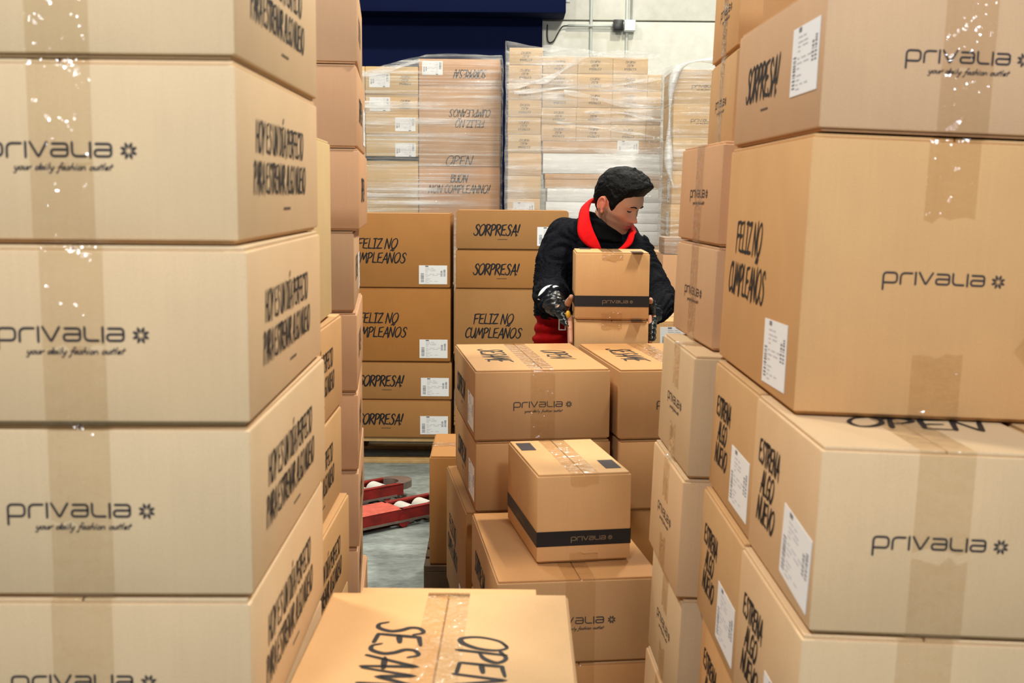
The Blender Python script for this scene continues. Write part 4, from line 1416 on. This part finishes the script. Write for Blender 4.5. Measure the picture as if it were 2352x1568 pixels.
# jacket
jt = loft([((.255, 4.635, .985), .168, .125, AXH), ((.262, 4.615, 1.03), .174, .130, AXH), ((.285, 4.575, 1.11), .178, .130, AXS), ((.315, 4.535, 1.19), .186, .135, AXS),
           ((.336, 4.50, 1.265), .182, .130, AXS), ((.345, 4.478, 1.325), .162, .110, AXS), ((.356, 4.468, 1.362), .115, .090, AXS), ((.358, 4.466, 1.382), .078, .074, AXS)])
ja = chain([(.205, 4.478, 1.305), (.172, 4.46, 1.25), (.150, 4.425, 1.165), (.146, 4.375, 1.10), (.143, 4.29, 1.092), (.146, 4.238, 1.086)], [.078, .073, .067, .068, .063, .055])
jb_ = chain([(.475, 4.458, 1.245), (.500, 4.42, 1.19), (.535, 4.36, 1.12), (.552, 4.315, 1.085), (.540, 4.245, 1.065), (.515, 4.185, 1.052)], [.074, .068, .062, .060, .056, .047])
jb2 = chain([(.575, 4.37, 1.09), (.605, 4.36, 1.062)], [.045, .034])
jk = remeshed('jacket', merge(jt, ja, jb_, jb2), .008, 6, .5)
A0, A1 = Vector((.205, 4.478, 1.305)), Vector((.146, 4.24, 1.086))
def folds(co):
    w = mnoise.noise(co * 14) * .006
    if co.x < .24 or co.x > .50:
        s = co.z * 1.0 + co.y * .9 + .25 * mnoise.noise(co * 7)
        w += .0055 * math.sin(s * 150 + 3 * mnoise.noise(co * 9))
    else:
        w += .004 * math.sin((co.x * .9 - co.z) * 60 + 4 * mnoise.noise(co * 5))
    return w
wavy(jk, folds)
wear('jacket', jk, 'fleece')
# red shirt showing below the jacket
st = remeshed('shirt', loft([((.255, 4.66, .845), .176, .128, AXH), ((.255, 4.655, .90), .168, .122, AXH), ((.255, 4.645, .96), .158, .115, AXH), ((.258, 4.635, .985), .166, .118, AXH), ((.26, 4.62, 1.03), .155, .11, AXH)]), .008, 3)
wavy(st, lambda co: .006 * math.sin(co.z * 140 + 5 * mnoise.noise(co * 6)) + .004 * mnoise.noise(co * 20))
wear('shirt', st, 'red_shirt')
tr = remeshed('trousers', merge(loft([((.255, 4.67, .78), .165, .12, AXH), ((.255, 4.665, .85), .168, .122, AXH), ((.255, 4.66, .872), .166, .12, AXH)]),
              chain([(.172, 4.68, .80), (.16, 4.66, .48), (.15, 4.71, .09)], [.092, .072, .060]), chain([(.338, 4.68, .80), (.36, 4.65, .48), (.37, 4.71, .09)], [.092, .072, .060])), .010, 4)
wear('trousers', tr, 'trouser')
for x in (.15, .37):
    g = merge(usphere((x, 4.66, .045), .048, .13, .045), boxgeo(x - .045, x + .045, 4.55, 4.78, .0, .03))
    wear('shoe', remeshed('shoe', g, .008, 3), 'rubber')
# dark high-necked top inside the collar
us = remeshed('undershirt', loft([((.352, 4.46, 1.30), .10, .115, AXS), ((.352, 4.455, 1.345), .085, .10, AXS), ((.350, 4.468, 1.372), .072, .080, AXS), ((.345, 4.485, 1.395), .066, .066, (.35, -.03, -.09))]), .006, 3)
wear('undershirt', us, 'fleece_in')
# red collar standing open
pairs = [((.330, 4.300, 1.268), (.318, 4.298, 1.262)), ((.318, 4.305, 1.298), (.272, 4.300, 1.286)), ((.297, 4.325, 1.345), (.243, 4.315, 1.322)), ((.287, 4.375, 1.395), (.245, 4.365, 1.372)),
         ((.298, 4.44, 1.440), (.262, 4.44, 1.422)), ((.330, 4.515, 1.462), (.305, 4.535, 1.440)), ((.385, 4.54, 1.45), (.385, 4.565, 1.42)),
         ((.430, 4.49, 1.40), (.452, 4.50, 1.375)), ((.445, 4.42, 1.350), (.468, 4.41, 1.335)), ((.432, 4.350, 1.312), (.456, 4.335, 1.325)), ((.412, 4.315, 1.285), (.440, 4.302, 1.288)), ((.385, 4.300, 1.262), (.395, 4.296, 1.258))]
ci = catmull([a for a, b in pairs], 4); co_ = catmull([b for a, b in pairs], 4)
V, F = [], []
W_ = 6
for a, b in zip(ci, co_):
    for k in range(W_):
        t = k / (W_ - 1)
        p = a.lerp(b, t)
        p = p + Vector((0, 0, .006 * math.sin(math.pi * t)))
        V.append(p)
for i in range(len(ci) - 1):
    for k in range(W_ - 1):
        F.append((i * W_ + k, (i + 1) * W_ + k, (i + 1) * W_ + k + 1, i * W_ + k + 1))
me = bpy.data.meshes.new('collar'); me.from_pydata([tuple(v) for v in V], [], F); me.update(); me.shade_smooth()
o = wear('collar', me, 'red_cloth', 'bright red collar lining')
sd = o.modifiers.new('thick', 'SOLIDIFY'); sd.thickness = .005; sd.offset = 0
# hair: shell over the skull, tapering at the hairline, lifted into a quiff
def hairline(a):
    d = abs(math.degrees(a))
    return interp([(0, .056), (25, .054), (42, .046), (52, .040), (62, .020), (70, -.018), (76, -.028), (82, -.020), (88, .004), (100, .006), (112, -.004), (122, -.045), (140, -.074), (180, -.080)], d)
V, F = [], []
HZ = 40
for i in range(HZ + 1):
    for k in range(NA):
        a = 2 * math.pi * k / NA
        aa = a if a <= math.pi else a - 2 * math.pi
        z0 = hairline(aa)
        t = i / HZ
        z = z0 + (.110 - z0) * t
        p = head_point(z, a)
        edge = min(1, t * 5 + .08)
        n = Vector((p.x, p.y * .8, max(0, p.z) * 1.1 + .01)).normalized()
        th = .0085 + .012 * max(0, min(1, (z - .03) / .06)) + .014 * g2(aa, .75) * g2(z - .075, .03)
        th *= edge
        nz = mnoise.noise(Vector((p.x * 60, p.y * 60, p.z * 45)))
        nz2 = mnoise.noise(Vector((p.x * 150 + p.z * 60, p.y * 110, p.z * 70)))
        p = p + n * (th + (.0045 * nz + .0035 * nz2) * edge)
        qf = g2(aa, .55) * g2(z - .066, .026) * edge
        p += Vector((0, -.013 * qf, .020 * qf))
        V.append(p)
base = len(V)
for k in range(NA):
    a = 2 * math.pi * k / NA
    aa = a if a <= math.pi else a - 2 * math.pi
    p = head_point(hairline(aa), a); V.append(p * .97)
for i in range(HZ):
    for k in range(NA):
        k2 = (k + 1) % NA
        F.append((i * NA + k, i * NA + k2, (i + 1) * NA + k2, (i + 1) * NA + k))
for k in range(NA):
    k2 = (k + 1) % NA
    F.append((base + k, base + k2, k2, k))
F.append(tuple(HZ * NA + k for k in range(NA)))
me = bpy.data.meshes.new('hair'); me.from_pydata([tuple(HM @ v) for v in V], [], F); me.update(); me.shade_smooth()
wear('hair', me, 'hair', 'short black hair brushed up at the front')
# brows, lowered eyes
for s in (-1, 1):
    br = [head_point(.0135 + .0045 * math.sin(math.pi * t), math.atan2(s * x, .088)) + Vector((0, -.0012, 0)) for t, x in [(0, .012), (.3, .022), (.6, .034), (.85, .045), (1, .052)]]
    g = tube([HM @ p for p in catmull(br, 3)], [.0027 - .0012 * abs(i / 12 - .35) * 1.5 for i in range(13)], 6)
    me = bpy.data.meshes.new('eyebrow'); me.from_pydata([tuple(v) for v in g[0]], [], g[1]); me.update(); me.shade_smooth()
    wear('eyebrow', me, 'hair')
    ey = [head_point(-.0045 - .0035 * math.sin(math.pi * t), math.atan2(s * x, .086)) + Vector((0, -.0006, 0)) for t, x in [(0, .017), (.3, .024), (.6, .033), (.85, .041), (1, .046)]]
    g = tube([HM @ p for p in catmull(ey, 3)], [.0012 + .0016 * math.sin(math.pi * i / 12) for i in range(13)], 6)
    me = bpy.data.meshes.new('eyelashes'); me.from_pydata([tuple(v) for v in g[0]], [], g[1]); me.update(); me.shade_smooth()
    wear('eyelashes', me, 'eye')
# fingerless work gloves with wrist guard
def glove(pts, rad, extra, name):
    me = remeshed(name, merge(chain(pts, rad, 5, 16), *extra), .004, 3)
    wavy(me, lambda co: .0018 * math.sin(co.z * 260 + co.y * 160) + .002 * mnoise.noise(co * 60))
    return wear('glove', me, 'glove')
glove([(.147, 4.232, 1.084), (.152, 4.215, 1.08), (.160, 4.19, 1.072)], [.044, .046, .042],
      [loft([((.158, 4.195, 1.072), .030, .046, (1, .2, 0)), ((.176, 4.155, 1.055), .028, .048, (1, .25, 0)), ((.186, 4.115, 1.036), .022, .047, (1, .25, 0)), ((.1935, 4.078, 1.012), .0155, .044, (1, .1, 0))], 18),
       chain([(.184, 4.13, 1.065), (.192, 4.09, 1.086)], [.019, .017], 4, 10)], 'glove')
glove([(.512, 4.18, 1.05), (.508, 4.16, 1.046)], [.040, .038],
      [loft([((.508, 4.165, 1.046), .026, .042, (-1, .2, 0)), ((.4985, 4.10, 1.026), .0175, .046, (-1, .1, 0)), ((.494, 4.065, 1.0), .0165, .046, (-1, .1, 0)), ((.4925, 4.045, .965), .015, .042, (-1, .1, 0))], 18), chain([(.500, 4.12, 1.06), (.492, 4.075, 1.09)], [.018, .016], 4, 10)], 'glove')
# white cuff, buckle and yellow patch
cu = tube(catmull([Vector((.146, 4.226, 1.086)) + Vector((.045 * math.cos(a), .0, .047 * math.sin(a))) for a in [R(20 + 20 * k) for k in range(9)]], 3), .009, 8)
me = bpy.data.meshes.new('cuff'); me.from_pydata([tuple(v) for v in cu[0]], [], cu[1]); me.update(); me.shade_smooth()
wear('cuff', me, 'white_plastic', 'white cuff above the glove')
bk = [Vector((.178, 4.072, 1.012)) + Vector((.011 * c, -.002, .018 * s)) for c, s in [(-1, -1), (1, -1), (1, 1), (-1, 1), (-1, -1)]]
g = tube(bk, .0028, 6)
me = bpy.data.meshes.new('buckle'); me.from_pydata([tuple(v) for v in g[0]], [], g[1]); me.update()
wear('glove_buckle', me, 'buckle', 'silver strap buckle')
g = usphere((.197, 4.05, 1.052), .009, .012, .013, 12, 8)
me = bpy.data.meshes.new('patch'); me.from_pydata([tuple(v) for v in g[0]], [], g[1]); me.update(); me.shade_smooth()
wear('glove_patch', me, 'yellow', 'small yellow patch on the glove')
